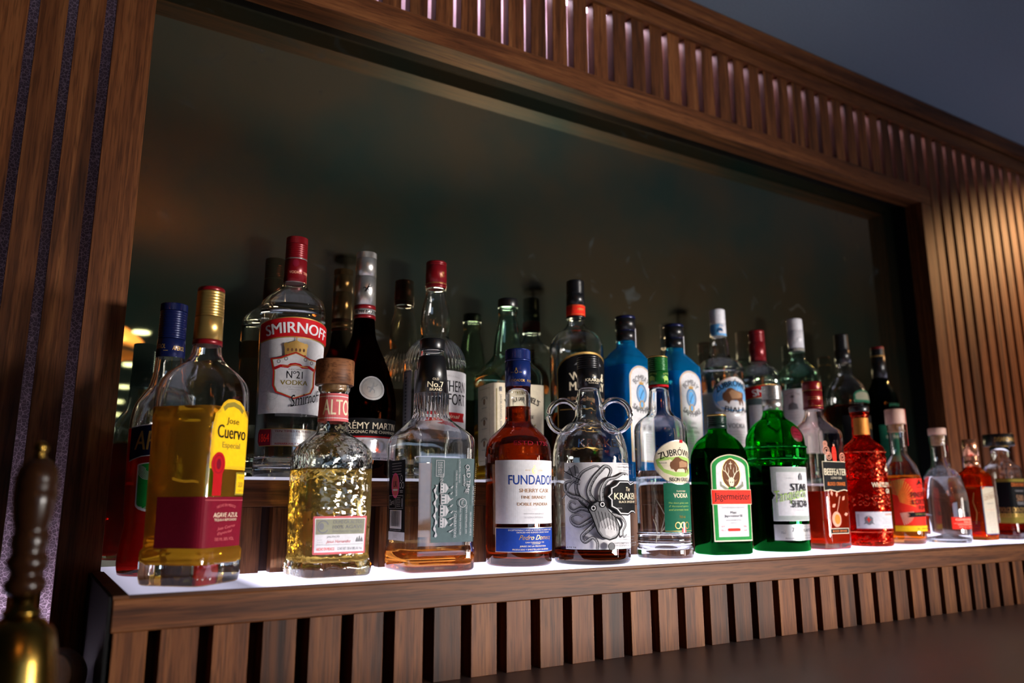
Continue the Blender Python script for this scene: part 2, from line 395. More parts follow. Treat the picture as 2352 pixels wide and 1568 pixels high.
# ceiling downlights and copper pendants of the bar room (seen in the mirror)
M_WHITE = plain('white_enamel', (0.7, 0.68, 0.64), 0.4)
M_COPPER = plain('brushed_copper', (0.78, 0.33, 0.12), 0.3, 0.45)
M_COPPER_IN = plain('copper_inside', (0.80, 0.42, 0.16), 0.45, 0.3)
DL = [(0.543, -3.233), (0.614, -4.697), (0.705, -6.151), (0.769, -7.484), (0.88, -9.01)]
for i, (x, y) in enumerate(DL):
    t = empty('downlight', (x, y, 1.14))
    tag(t, ['nearest', 'second', 'middle', 'fourth', 'farthest'][i]+' of the five round warm downlights mirrored down the left edge', 'ceiling light', 'downlights in the ceiling')
    bm = bmesh.new(); lathe(bm, [(0.002, 0.06), (0.0095, 0.075)], 32); link('trim_ring', bm, M_WHITE, t, True)
    bm = bmesh.new(); lathe(bm, [(-0.002, 0.052), (0.0015, 0.056)], 32); link('lens', bm, M_DOWN, t)
for i, (x, y) in enumerate([(0.135, -0.93), (1.19, -0.936), (2.281, -0.964), (3.37, -0.98)]):
    t = empty('pendant_lamp', (x, y, 0.585))
    tag(t, ['copper dome pendant mirrored beside the left slatted panel', 'copper dome pendant mirrored behind the silver-capped cognac bottle', 'copper dome pendant mirrored behind the black-capped whisky bottle', 'copper dome pendant out beyond the right end of the mirror'][i], 'pendant lamp', 'copper pendants over the bar')
    bm = bmesh.new()
    pr = [(0.0, 0.205), (0.004, 0.225), (0.03, 0.220), (0.065, 0.195), (0.10, 0.15), (0.125, 0.09), (0.135, 0.035)]
    lathe(bm, pr, 48, caps=(False, True)); lathe(bm, [(z-0.002, max(r-0.003, 0.001)) for z, r in pr], 48, mi=1, caps=(False, False))
    link('shade', bm, [M_COPPER, M_COPPER_IN], t, True)
    bm = bmesh.new(); lathe(bm, [(0.136, 0.02), (0.18, 0.018), (0.181, 0.006), (0.545, 0.006)], 16); link('stem', bm, M_BLACK, t)
    bm = bmesh.new(); lathe(bm, [(0.5455, 0.06), (0.565, 0.055)], 32); link('canopy', bm, M_BLACK, t)
    bm = bmesh.new(); lathe(bm, [(0.045, 0.002), (0.05, 0.02), (0.07, 0.03), (0.09, 0.025), (0.12, 0.012)], 20); link('bulb', bm, M_BULB, t, True)

# brass hand bell on the worktop
M_BRASS = plain('brass', (0.22, 0.14, 0.03), 0.22, 1.0)
M_BHANDLE = plain('varnished_handle', (0.020, 0.007, 0.0025), 0.25, 0, 0.3)
t = empty('hand_bell', (0.0035, 0.66, ZCT)); tag(t, 'brass hand bell with turned dark wooden handle on the worktop', 'hand bell')
bm = bmesh.new()
lathe(bm, [(0.0, 0.054), (0.003, 0.056), (0.012, 0.050), (0.028, 0.040), (0.05, 0.032), (0.08, 0.0275), (0.105, 0.025), (0.122, 0.022), (0.130, 0.016), (0.1335, 0.010)], 64, caps=(False, True))
lathe(bm, [(0.0, 0.051), (0.02, 0.040), (0.05, 0.029), (0.10, 0.021), (0.125, 0.012)], 64, caps=(False, True))
link('bell', bm, M_BRASS, t, True)
bm = bmesh.new(); lathe(bm, [(0.1337, 0.0125), (0.137, 0.012), (0.139, 0.0085), (0.147, 0.008)], 32); link('ferrule', bm, M_BRASS, t, True)
bm = bmesh.new()
hp = [(0.1472, 0.009), (0.150, 0.0125), (0.156, 0.0135), (0.160, 0.0105), (0.163, 0.0095), (0.167, 0.0125), (0.172, 0.0135), (0.176, 0.0112), (0.179, 0.0105), (0.183, 0.0118), (0.190, 0.0118), (0.1925, 0.0108), (0.1945, 0.0105), (0.197, 0.0112), (0.205, 0.0128), (0.215, 0.0138), (0.2235, 0.0142), (0.2245, 0.0135), (0.226, 0.0143), (0.2272, 0.0135), (0.2288, 0.0142), (0.230, 0.0135), (0.232, 0.0139), (0.240, 0.0122), (0.245, 0.0095), (0.2475, 0.006), (0.2485, 0.0045)]
hp = [(0.1472+(z-0.1472)*0.93, r) for z, r in hp]
lathe(bm, hp, 48); link('handle', bm, M_BHANDLE, t, True)
bm = bmesh.new(); lathe(bm, [(0.2415, 0.0042), (0.243, 0.0045), (0.2444, 0.0033), (0.246, 0.0044), (0.2487, 0.0052), (0.2515, 0.0042), (0.2532, 0.002)], 24); link('finial', bm, M_BRASS, t, True)
bm = bmesh.new(); tube(bm, [(0, 0, 0.12), (0.0, 0.0, 0.05)], 0.0016, 8); lathe(bm, [(0.030, 0.003), (0.034, 0.008), (0.042, 0.008), (0.048, 0.003)], 16); link('clapper', bm, M_BRASS, t)
# pale round-headed tool beside the bell
M_CREAM = plain('cream_bakelite', (0.80, 0.62, 0.48), 0.5)
M_CHROME = plain('chrome', (0.6, 0.6, 0.6), 0.15, 1.0, bump=(300, 0.4))
t = empty('bar_tool', (0.044, 1.00, ZCT)); tag(t, 'round-headed bar tool with cream collar and chrome shaft lying beside the brass bell', 'bar tool')
dv = Vector((-0.45, -0.85, 0.16)).normalized()
c = Vector((0, 0, 0.030))
def axis_lathe(prof, seg=32):
    b = bmesh.new(); lathe(b, prof, seg); q = Vector((0, 0, 1)).rotation_difference(dv).to_matrix().to_4x4()
    bmesh.ops.transform(b, matrix=Matrix.Translation(c) @ q, verts=b.verts); return b
link('head', axis_lathe([(-0.029, 0.004), (-0.024, 0.016), (-0.014, 0.025), (0.0, 0.029), (0.010, 0.027), (0.016, 0.0235)]), plain('dark_bakelite', (0.12, 0.09, 0.08), 0.45), t, True)
link('collar', axis_lathe([(0.0162, 0.0235), (0.021, 0.0225), (0.026, 0.0145)]), M_CREAM, t, True)
link('shaft', axis_lathe([(0.0262, 0.0125), (0.036, 0.0125), (0.038, 0.0105), (0.075, 0.0105), (0.078, 0.009)]), M_CHROME, t, True)

# ------------------------------------------------------------------ glass, liquids, caps
def glass(name, col=(1, 1, 1), ior=1.5, rough=0.0, bump=None, milky=None):
    m, t, out = nt(name)
    g = N(t, 'ShaderNodeBsdfGlass'); g.inputs['Color'].default_value = (*col, 1); g.inputs['IOR'].default_value = ior; g.inputs['Roughness'].default_value = rough
    tc = N(t, 'ShaderNodeTexCoord')
    sc, st = bump if bump else (26, 0.02)       # moulded glass is never quite flat
    no = N(t, 'ShaderNodeTexNoise'); no.inputs['Scale'].default_value = sc; no.inputs['Detail'].default_value = 1.5
    L(t, tc.outputs['Object'], no.inputs['Vector'])
    b = N(t, 'ShaderNodeBump'); b.inputs['Strength'].default_value = st; b.inputs['Distance'].default_value = 0.004
    L(t, no.outputs[0], b.inputs['Height']); L(t, b.outputs[0], g.inputs['Normal'])
    if milky:       # faintly cloudy coloured glass
        d = N(t, 'ShaderNodeBsdfDiffuse'); d.inputs['Color'].default_value = (*milky[0], 1)
        tr = N(t, 'ShaderNodeBsdfTranslucent'); tr.inputs['Color'].default_value = (*milky[0], 1)
        m0 = N(t, 'ShaderNodeMixShader'); L(t, d.outputs[0], m0.inputs[1]); L(t, tr.outputs[0], m0.inputs[2])
        mx = N(t, 'ShaderNodeMixShader'); mx.inputs[0].default_value = milky[1]; L(t, g.outputs[0], mx.inputs[1]); L(t, m0.outputs[0], mx.inputs[2])
        L(t, mx.outputs[0], out.inputs[0]); return m
    L(t, g.outputs[0], out.inputs[0]); return m
def liquid(name, col, body, mixf):
    m, t, out = nt(name)
    g = N(t, 'ShaderNodeBsdfGlass'); g.inputs['Color'].default_value = (*col, 1); g.inputs['IOR'].default_value = 1.34; g.inputs['Roughness'].default_value = 0.0
    d = N(t, 'ShaderNodeBsdfTranslucent'); d.inputs['Color'].default_value = (*body, 1)
    d2 = N(t, 'ShaderNodeBsdfDiffuse'); d2.inputs['Color'].default_value = (*body, 1)
    m0 = N(t, 'ShaderNodeMixShader'); m0.inputs[0].default_value = 0.5; L(t, d.outputs[0], m0.inputs[1]); L(t, d2.outputs[0], m0.inputs[2])
    mx = N(t, 'ShaderNodeMixShader'); mx.inputs[0].default_value = mixf
    L(t, g.outputs[0], mx.inputs[1]); L(t, m0.outputs[0], mx.inputs[2]); L(t, mx.outputs[0], out.inputs[0]); return m
G = dict(clear=glass('clear_glass', (0.99, 0.995, 0.995)), ripple=glass('hammered_glass', (0.97, 0.98, 0.96), bump=(70, 0.55)),
         pale=glass('pale_green_glass', (0.86, 0.95, 0.90)), green=glass('green_glass', (0.03, 0.72, 0.10)),
         dgreen=glass('deep_green_glass', (0.01, 0.50, 0.05)), blue=glass('sky_blue_glass', (0.55, 0.90, 1.0), milky=((0.0, 0.38, 0.85), 0.22)),
         dark=glass('bottle_black_glass', (0.18, 0.05, 0.02)), smoke=glass('dark_smoked_glass', (0.25, 0.30, 0.27)),
         red=glass('orange_red_glass', (1.0, 0.22, 0.10), bump=(110, 0.6)), emb=glass('embossed_glass', (0.97, 0.98, 0.97), bump=(55, 0.18)),
         amber=glass('amber_glass', (0.95, 0.50, 0.12)), pink=glass('clear_pinkish_glass', (0.98, 0.94, 0.93)))
LQ = dict(water=liquid('clear_spirit', (0.98, 0.98, 0.98), (0.8, 0.8, 0.8), 0.0), gold=liquid('golden_tequila', (1.0, 0.70, 0.14), (1.0, 0.50, 0.06), 0.42),
          straw=liquid('straw_tequila', (0.97, 0.80, 0.38), (0.9, 0.66, 0.26), 0.2), amber=liquid('amber_whisky', (0.95, 0.58, 0.22), (0.8, 0.35, 0.08), 0.10),
          honey=liquid('honey_liqueur', (0.95, 0.60, 0.12), (0.8, 0.42, 0.06), 0.14), brandy=liquid('red_brown_brandy', (0.52, 0.125, 0.018), (0.20, 0.04, 0.008), 0.12),
          rum=liquid('dark_rum', (0.30, 0.07, 0.015), (0.12, 0.03, 0.008), 0.12), scotch=liquid('brown_whisky', (0.62, 0.25, 0.06), (0.3, 0.10, 0.02), 0.12),
          red=liquid('bright_red_aperitif', (1.0, 0.05, 0.02), (1.0, 0.03, 0.02), 0.75), orange=liquid('blood_orange_gin', (1.0, 0.17, 0.05), (0.95, 0.10, 0.03), 0.34),
          ruby=liquid('ruby_gin', (0.95, 0.07, 0.04), (0.75, 0.04, 0.02), 0.24), pine=liquid('orange_rum', (1.0, 0.42, 0.08), (0.9, 0.32, 0.04), 0.2),
          black=liquid('black_green_liqueur', (0.03, 0.06, 0.02), (0.002, 0.006, 0.002), 0.75), gin=liquid('gin_in_green', (0.12, 0.20, 0.12), (0.002, 0.01, 0.002), 0.45),
          blue=liquid('gin_in_blue', (0.60, 0.90, 1.0), (0.005, 0.36, 1.0), 0.65), cognac=liquid('cognac', (0.60, 0.07, 0.012), (0.20, 0.015, 0.004), 0.12),
          wine=liquid('deep_liqueur', (0.35, 0.04, 0.02), (0.16, 0.02, 0.01), 0.2))

# id: (x, y, turn, [[z, half width, half depth, section exponent]...] in mm, [cap bottom, cap top, cap radius])
PR = {
 'aperol': (0.143, 1.12, 0, [[0.0, 40.5, 40.5, 2], [15.3, 42.6, 42.6, 2], [43.9, 39.8, 39.8, 2], [64.0, 37.4, 37.4, 2], [74.9, 39.0, 39.0, 2], [130.4, 41.0, 41.0, 2], [184.9, 42.0, 42.0, 2], [211.4, 38.5, 38.5, 2], [224.7, 31.7, 31.7, 2], [240.5, 22.3, 22.3, 2], [257.0, 19.2, 19.2, 2], [278.3, 17.6, 17.6, 2], [303.3, 16.6, 16.6, 2]], [305.7, 354.8, 17.2]),
 'cuervo': (0.1639, 0.9722, 45, [[0.0, 40.4, 40.4, 7], [10.1, 42.3, 42.3, 7], [35.4, 42.5, 42.5, 7], [41.1, 40.0, 40.0, 7], [115.8, 40.7, 40.7, 7], [201.8, 41.4, 41.4, 7], [216.2, 41.4, 41.4, 6], [226.1, 40.1, 40.1, 5], [235.5, 35.8, 35.8, 4], [245.4, 27.6, 27.6, 3], [252.8, 20.8, 20.8, 2.5], [257.0, 19.3, 19.3, 2], [261.2, 17.4, 17.4, 2], [270.7, 16.0, 16.0, 2], [277.6, 15.0, 15.0, 2]], [274.4, 343.3, 15.5]),
 'altos': (0.3274, 0.988, 4, [[0.0, 43.9, 43.9, 6], [10.5, 45.8, 45.8, 6], [21.1, 43.2, 43.2, 6], [26.4, 42.3, 42.3, 6], [86.9, 43.8, 43.8, 6], [140.1, 43.3, 43.3, 6], [149.5, 43.3, 43.3, 5], [157.9, 40.2, 40.2, 4], [167.4, 30.9, 30.9, 3], [177.5, 20.9, 20.9, 2], [192.7, 19.3, 19.3, 2], [226.3, 18.3, 18.3, 2], [232.6, 20.6, 20.6, 2], [237.2, 20.6, 20.6, 2]], [237.8, 271.4, 25.0]),
 'jd': (0.4658, 0.9836, -3, [[0.0, 46.7, 46.7, 8], [4.7, 49.1, 49.1, 8], [26.1, 49.3, 49.3, 8], [32.9, 48.0, 48.0, 8], [119.4, 48.8, 48.8, 8], [165.5, 49.7, 49.7, 8], [172.7, 49.4, 49.4, 6], [179.9, 45.3, 45.3, 5], [188.9, 37.7, 37.7, 3], [196.7, 31.2, 31.2, 2], [204.0, 24.0, 24.0, 2], [210.0, 22.3, 22.3, 2], [235.0, 23.0, 23.0, 2], [263.9, 20.0, 20.0, 2], [288.1, 17.7, 17.7, 2], [297.5, 16.5, 16.5, 2]], [297.5, 313.2, 17.5]),
 'fund': (0.6097, 0.9872, 0, [[0.0, 44.9, 44.9, 2], [6.0, 47.4, 47.4, 2], [89.9, 47.8, 47.8, 2], [152.7, 48.7, 48.7, 2], [159.1, 48.1, 48.1, 2], [166.7, 47.2, 47.2, 2], [176.9, 43.7, 43.7, 2], [188.5, 33.5, 33.5, 2], [197.5, 23.9, 23.9, 2], [204.6, 19.4, 19.4, 2], [229.9, 18.8, 18.8, 2], [255.5, 18.9, 18.9, 2]], [256.1, 312.6, 19.1]),
 'kraken': (0.7219, 0.961, 0, [[0.0, 53.7, 53.7, 2], [6.0, 56.3, 56.3, 2], [18.6, 56.5, 56.5, 2], [89.5, 56.9, 56.9, 2], [153.6, 56.8, 56.8, 2], [172.0, 54.0, 54.0, 2], [186.5, 49.5, 49.5, 2], [200.4, 38.4, 38.4, 2], [208.4, 26.5, 26.5, 2], [217.1, 21.9, 21.9, 2], [233.9, 21.3, 21.3, 2], [246.0, 18.7, 18.7, 2], [258.2, 16.7, 16.7, 2]], [258.8, 310.1, 17.4]),
 'zub': (0.8767, 0.9741, 0, [[0.0, 42.2, 42.2, 2], [2.0, 44.3, 44.3, 2], [15.5, 44.4, 44.4, 2], [22.2, 41.0, 41.0, 2], [27.6, 43.1, 43.1, 2], [35.8, 42.1, 42.1, 2], [123.7, 42.7, 42.7, 2], [199.9, 42.8, 42.8, 2], [209.9, 40.8, 40.8, 2], [218.5, 33.8, 33.8, 2], [227.8, 21.9, 21.9, 2], [235.0, 18.4, 18.4, 2], [248.0, 17.7, 17.7, 2], [272.0, 15.6, 15.6, 2]], [272.7, 324.9, 16.6]),
 'tanq': (1.1708, 0.9912, 0, [[0.0, 46.2, 46.2, 2], [2.0, 49.2, 49.2, 2], [88.3, 49.8, 49.8, 2], [152.7, 50.6, 50.6, 2], [159.1, 53.3, 53.3, 2], [165.4, 54.1, 54.1, 2], [183.0, 54.2, 54.2, 2], [189.4, 52.7, 52.7, 2], [199.0, 52.0, 52.0, 2], [207.0, 49.8, 49.8, 2], [218.3, 43.7, 43.7, 2], [229.6, 33.0, 33.0, 2], [238.5, 21.5, 21.5, 2], [249.9, 17.7, 17.7, 2], [255.6, 17.0, 17.0, 2]], [252.3, 299.0, 18.1]),
 'beef': (1.288, 0.9911, 0, [[0.0, 36.1, 36.1, 7], [7.6, 37.3, 37.3, 7], [128.7, 37.9, 37.9, 7], [211.7, 37.6, 37.6, 7], [218.4, 36.4, 36.4, 6], [225.9, 30.6, 30.6, 4], [236.9, 23.6, 23.6, 2], [249.5, 18.1, 18.1, 2], [260.6, 16.6, 16.6, 2]], [261.4, 315.3, 18.4]),
 'whit': (1.437, 0.9963, 0, [[0.0, 39.5, 39.5, 2], [6.2, 41.9, 41.9, 2], [44.9, 41.3, 41.3, 2], [130.5, 41.3, 41.3, 2], [180.9, 41.1, 41.1, 2], [189.7, 39.6, 39.6, 2], [197.6, 33.9, 33.9, 2], [206.4, 22.7, 22.7, 2], [215.2, 17.0, 17.0, 2], [253.4, 15.9, 15.9, 2], [256.9, 17.9, 17.9, 2], [264.1, 17.9, 17.9, 2]], [265.0, 276.6, 18.7]),
 'pine': (1.5634, 0.9998, 0, [[0.0, 34.7, 34.7, 2], [9.4, 37.1, 37.1, 2], [88.0, 37.6, 37.6, 2], [132.0, 37.4, 37.4, 2], [144.6, 35.4, 35.4, 2], [160.0, 30.5, 30.5, 2], [173.7, 22.3, 22.3, 2], [185.5, 16.5, 16.5, 2], [214.0, 16.6, 16.6, 2], [241.7, 18.3, 18.3, 2], [245.5, 18.4, 18.4, 2]], [246.4, 278.1, 20.0]),
 'clem': (1.6855, 0.9836, 0, [[0.0, 42.3, 42.3, 2], [8.6, 44.8, 44.8, 2], [50.2, 45.0, 45.0, 2], [87.6, 44.5, 44.5, 2], [110.7, 42.1, 42.1, 2], [133.8, 36.5, 36.5, 2], [149.7, 27.4, 27.4, 2], [159.0, 19.1, 19.1, 2], [180.6, 16.3, 16.3, 2], [208.9, 16.3, 16.3, 2], [217.5, 17.6, 17.6, 2], [226.0, 17.6, 17.6, 2]], [227.0, 242.3, 18.1]),
 'coin': (1.8354, 0.9977, 0, [[0.0, 28.3, 28.3, 8], [11.7, 29.0, 29.0, 8], [105.7, 28.7, 28.7, 8], [138.8, 28.1, 28.1, 8], [146.7, 25.9, 25.9, 5], [154.5, 18.8, 18.8, 3], [164.4, 14.2, 14.2, 2], [174.3, 13.8, 13.8, 2]], [175.2, 224.0, 15.5]),
 'disa': (1.9403, 0.9872, 0, [[0.0, 32.3, 32.3, 6], [19.2, 33.7, 33.7, 6], [135.8, 33.5, 33.5, 6], [159.9, 32.2, 32.2, 5], [172.1, 23.8, 23.8, 3], [181.2, 20.9, 20.9, 2], [209.6, 20.9, 20.9, 2]], [211.7, 239.3, 32.3]),
 'smir': (0.3302, 1.214, -3, [[0.0, 47.3, 47.3, 2], [10.8, 48.6, 48.6, 2], [21.3, 48.7, 48.7, 2], [34.5, 46.9, 46.9, 2], [41.2, 47.2, 47.2, 2], [135.5, 48.3, 48.3, 2], [262.0, 50.0, 50.0, 2], [272.0, 48.7, 48.7, 2], [278.5, 46.1, 46.1, 2], [289.3, 36.2, 36.2, 2], [298.6, 24.2, 24.2, 2], [303.7, 20.1, 20.1, 2], [307.3, 18.8, 18.8, 2], [310.2, 17.5, 17.5, 2]], [310.2, 385.8, 17.5]),
 'remy': (0.452, 1.222, 5, [[0.0, 48.3, 48.3, 2], [11.5, 50.4, 50.4, 2], [38.0, 52.7, 52.7, 2], [76.7, 55.1, 55.1, 2], [115.2, 56.5, 56.5, 2], [142.6, 53.6, 53.6, 2], [171.0, 46.0, 46.0, 2], [198.8, 35.6, 35.6, 2], [218.0, 27.1, 27.1, 2], [238.1, 20.0, 20.0, 2], [255.3, 17.9, 17.9, 2], [270.3, 16.9, 16.9, 2]], [271.1, 382.9, 17.3]),
 'soco': (0.578, 1.21, 0, [[0.0, 51.7, 51.7, 2], [5.7, 53.2, 53.2, 2], [77.3, 53.8, 53.8, 2], [167.1, 53.8, 53.8, 2], [197.6, 53.3, 53.3, 2], [209.1, 51.1, 51.1, 2], [224.5, 44.5, 44.5, 2], [236.1, 34.7, 34.7, 2], [242.3, 28.0, 28.0, 2], [247.7, 24.2, 24.2, 2], [265.6, 25.8, 25.8, 2], [289.2, 25.1, 25.1, 2], [306.5, 22.1, 22.1, 2], [322.3, 18.4, 18.4, 2], [335.1, 16.9, 16.9, 2]], [336.7, 384.0, 18.5]),
 'jdh': (0.7262, 1.21, -7, [[0.0, 49.4, 49.4, 8], [7.4, 50.7, 50.7, 8], [83.2, 51.2, 51.2, 8], [184.6, 52.0, 52.0, 8], [192.6, 51.3, 51.3, 6], [203.9, 46.2, 46.2, 4], [220.1, 32.4, 32.4, 3], [229.9, 27.2, 27.2, 2], [242.9, 26.1, 26.1, 2], [260.1, 24.1, 24.1, 2], [288.1, 19.4, 19.4, 2], [302.2, 17.0, 17.0, 2], [307.2, 18.2, 18.2, 2], [314.7, 18.2, 18.2, 2], [318.9, 16.2, 16.2, 2]], [318.9, 335.6, 18.6]),
 'whyt': (0.8742, 1.2, -8, [[0.0, 47.8, 47.8, 2], [8.9, 49.4, 49.4, 2], [129.5, 51.0, 51.0, 2], [251.5, 51.5, 51.5, 2], [266.0, 49.5, 49.5, 2], [279.8, 41.2, 41.2, 2], [291.9, 25.2, 25.2, 2], [302.3, 17.3, 17.3, 2], [314.4, 15.2, 15.2, 2]], [316.2, 389.9, 18.2]),
 'bom1': (0.9977, 1.2, 11, [[0.0, 42.1, 33.6, 6], [10.3, 42.8, 34.3, 6], [136.1, 43.6, 34.8, 6], [241.2, 42.6, 34.1, 6], [248.3, 37.8, 30.2, 4], [258.1, 31.4, 25.1, 3], [268.8, 20.0, 20.0, 2], [281.4, 17.4, 17.4, 2]], [283.1, 330.1, 20.3]),
 'bom2': (1.1285, 1.2, 8, [[0.0, 45.1, 36.1, 6], [15.3, 45.9, 36.7, 6], [143.1, 46.6, 37.3, 6], [239.0, 45.6, 36.5, 6], [247.3, 40.7, 32.6, 4], [257.5, 33.3, 26.7, 3], [267.7, 20.6, 20.6, 2], [280.8, 17.9, 17.9, 2]], [280.8, 333.4, 20.2]),
 'zubb': (1.2596, 1.2, -12, [[0.0, 44.5, 44.5, 2], [13.4, 46.3, 46.3, 2], [150.2, 48.0, 48.0, 2], [245.2, 48.5, 48.5, 2], [252.9, 45.8, 45.8, 2], [263.5, 37.6, 37.6, 2], [272.2, 24.8, 24.8, 2], [279.0, 21.6, 21.6, 2], [301.3, 20.7, 20.7, 2], [321.8, 16.2, 16.2, 2]], [324.8, 379.9, 17.1]),
 'smi2': (1.3808, 1.2, -6, [[0.0, 40.1, 40.1, 2], [14.8, 41.9, 41.9, 2], [156.7, 42.6, 42.6, 2], [243.4, 43.1, 43.1, 2], [252.4, 40.3, 40.3, 2], [262.4, 29.1, 29.1, 2], [269.4, 21.6, 21.6, 2], [274.4, 18.8, 18.8, 2]], [274.4, 346.2, 17.9]),
 'palm': (1.515, 1.2, -10, [[0.0, 41.9, 41.9, 2], [16.3, 43.8, 43.8, 2], [163.9, 45.5, 45.5, 2], [247.9, 45.5, 45.5, 2], [260.3, 43.1, 43.1, 2], [273.8, 32.7, 32.7, 2], [285.2, 22.1, 22.1, 2], [295.7, 18.3, 18.3, 2], [310.3, 17.4, 17.4, 2]], [312.4, 388.5, 18.0]),
 'drum': (1.6854, 1.2, 0, [[0.0, 47.8, 47.8, 2], [18.3, 49.8, 49.8, 2], [120.2, 50.4, 50.4, 2], [199.8, 50.8, 50.8, 2], [215.9, 49.0, 49.0, 2], [232.0, 45.1, 45.1, 2], [246.0, 37.3, 37.3, 2], [256.9, 28.5, 28.5, 2], [269.9, 19.7, 19.7, 2], [298.2, 18.3, 18.3, 2]], [299.3, 369.9, 16.8]),
 'dgrn': (1.8288, 1.2, 0, [[0.0, 35.2, 35.2, 2], [19.9, 37.1, 37.1, 2], [125.8, 37.6, 37.6, 2], [208.6, 37.9, 37.9, 2], [223.0, 36.0, 36.0, 2], [236.5, 32.1, 32.1, 2], [254.4, 23.1, 23.1, 2], [267.9, 18.1, 18.1, 2], [272.4, 17.1, 17.1, 2]], [272.4, 352.1, 16.6]),
}
def pchip(zs, vs, q):
    zs = np.array(zs); vs = np.array(vs); h = np.diff(zs); d = np.diff(vs)/h
    m = np.zeros(len(zs)); m[0] = d[0]; m[-1] = d[-1]
    for i in range(1, len(zs)-1):
        if d[i-1]*d[i] > 0:
            w1 = 2*h[i]+h[i-1]; w2 = h[i]+2*h[i-1]; m[i] = (w1+w2)/(w1/d[i-1]+w2/d[i])
    i = np.clip(np.searchsorted(zs, q)-1, 0, len(h)-1); t = (q-zs[i])/h[i]
    return ((1+2*t)*(1-t)**2*vs[i]+t*(1-t)**2*h[i]*m[i]+t*t*(3-2*t)*vs[i+1]+t*t*(t-1)*h[i]*m[i+1])
class Form:
    """outer form of one bottle: half width, half depth and section exponent by height"""
    def __init__(s, prof):
        s.p = [[a[0]/1000, a[1]/1000, a[2]/1000, a[3]] for a in prof]
        s.z = [a[0] for a in s.p]
    def at(s, z):
        z = min(max(z, s.z[0]), s.z[-1])
        return [float(pchip(s.z, [a[i] for a in s.p], z)) for i in (1, 2)]+[float(np.interp(z, s.z, [a[3] for a in s.p]))]
    def levels(s, z0, z1):
        zs = [z0]
        for a, b in zip(s.z, s.z[1:]):
            n = 4 if (b-a) > 0.003 else 2
            if abs(s.at((a+b)/2)[0]-s.at(a)[0]) < 2e-4 and b-a > 0.02: n = 2
            for k in range(n+1):
                z = a+(b-a)*k/n
                if z0 < z < z1 and z-zs[-1] > 4e-4: zs.append(z)
        zs.append(z1); return zs
def spow(v, e): return math.copysign(abs(v)**e, v)
SEG = 80
TH = [2*math.pi*k/SEG for k in range(SEG)]
def sec(a, b, n, th):
    if n <= 2.01: return a*math.sin(th), -b*math.cos(th)
    e = 2.0/n; s_, c_ = math.sin(th), math.cos(th)
    # angle warped so that points spread evenly round the corners
    return a*spow(s_, e), -b*spow(c_, e)
def ring(bm, a, b, n, z): return [bm.verts.new((*sec(a, b, n, th), z)) for th in TH]
def skin(bm, rings, flip=False):
    for p, q in zip(rings, rings[1:]):
        for k in range(SEG):
            v = (p[k], p[(k+1) % SEG], q[(k+1) % SEG], q[k])
            f = bm.faces.new(v[::-1] if flip else v); f.smooth = True
def fan(bm, ringv, z, up):
    c = bm.verts.new((0, 0, z))
    for k in range(SEG):
        v = (ringv[k], ringv[(k+1) % SEG], c)
        f = bm.faces.new(v if up else v[::-1]); f.smooth = True
def glass_mesh(F, wall, base, punt=0.0, bev=0.0015):
    bm = bmesh.new(); zt = F.z[-1]
    zs = F.levels(bev, zt)
    a, b, n = F.at(0)
    outer = [ring(bm, a-bev, b-bev, n, 0.0)]
    outer += [ring(bm, *F.at(z), z) for z in zs]
    skin(bm, outer)
    if punt:
        pr = [(0.85, 0.0), (0.6, punt*0.55), (0.3, punt*0.9)]
        rs = [outer[0]]+[ring(bm, (a-bev)*k, (b-bev)*k, n, z) for k, z in [(0.9, 0.0008)]+pr[1:]]
        skin(bm, rs, True); fan(bm, rs[-1], punt, False)
    else: fan(bm, outer[0], 0.0, False)
    zi = F.levels(base, zt)
    ia, ib, in_ = F.at(base)
    inner = [ring(bm, (ia-wall)*0.86, (ib-wall)*0.86, in_, base)]
    inner += [ring(bm, F.at(z)[0]-wall, F.at(z)[1]-wall, F.at(z)[2], z) for z in [base+0.004]+[q for q in zi if q > base+0.006]]
    skin(bm, inner, True); fan(bm, inner[0], base+punt*0.8, True)
    for k in range(SEG):      # lip
        bm.faces.new((outer[-1][k], outer[-1][(k+1) % SEG], inner[-1][(k+1) % SEG], inner[-1][k]))
    return bm
def liquid_mesh(F, wall, base, punt, level):
    bm = bmesh.new(); w = wall-0.00025
    ia, ib, n = F.at(base)
    rs = [ring(bm, (ia-w)*0.86, (ib-w)*0.86, n, base-0.0002)]
    rs += [ring(bm, F.at(z)[0]-w, F.at(z)[1]-w, F.at(z)[2], z) for z in [base+0.004]+[q for q in F.levels(base, level) if q > base+0.006]]
    skin(bm, rs); fan(bm, rs[0], base+punt*0.8-0.0002, False); fan(bm, rs[-1], level, True)
    return bm

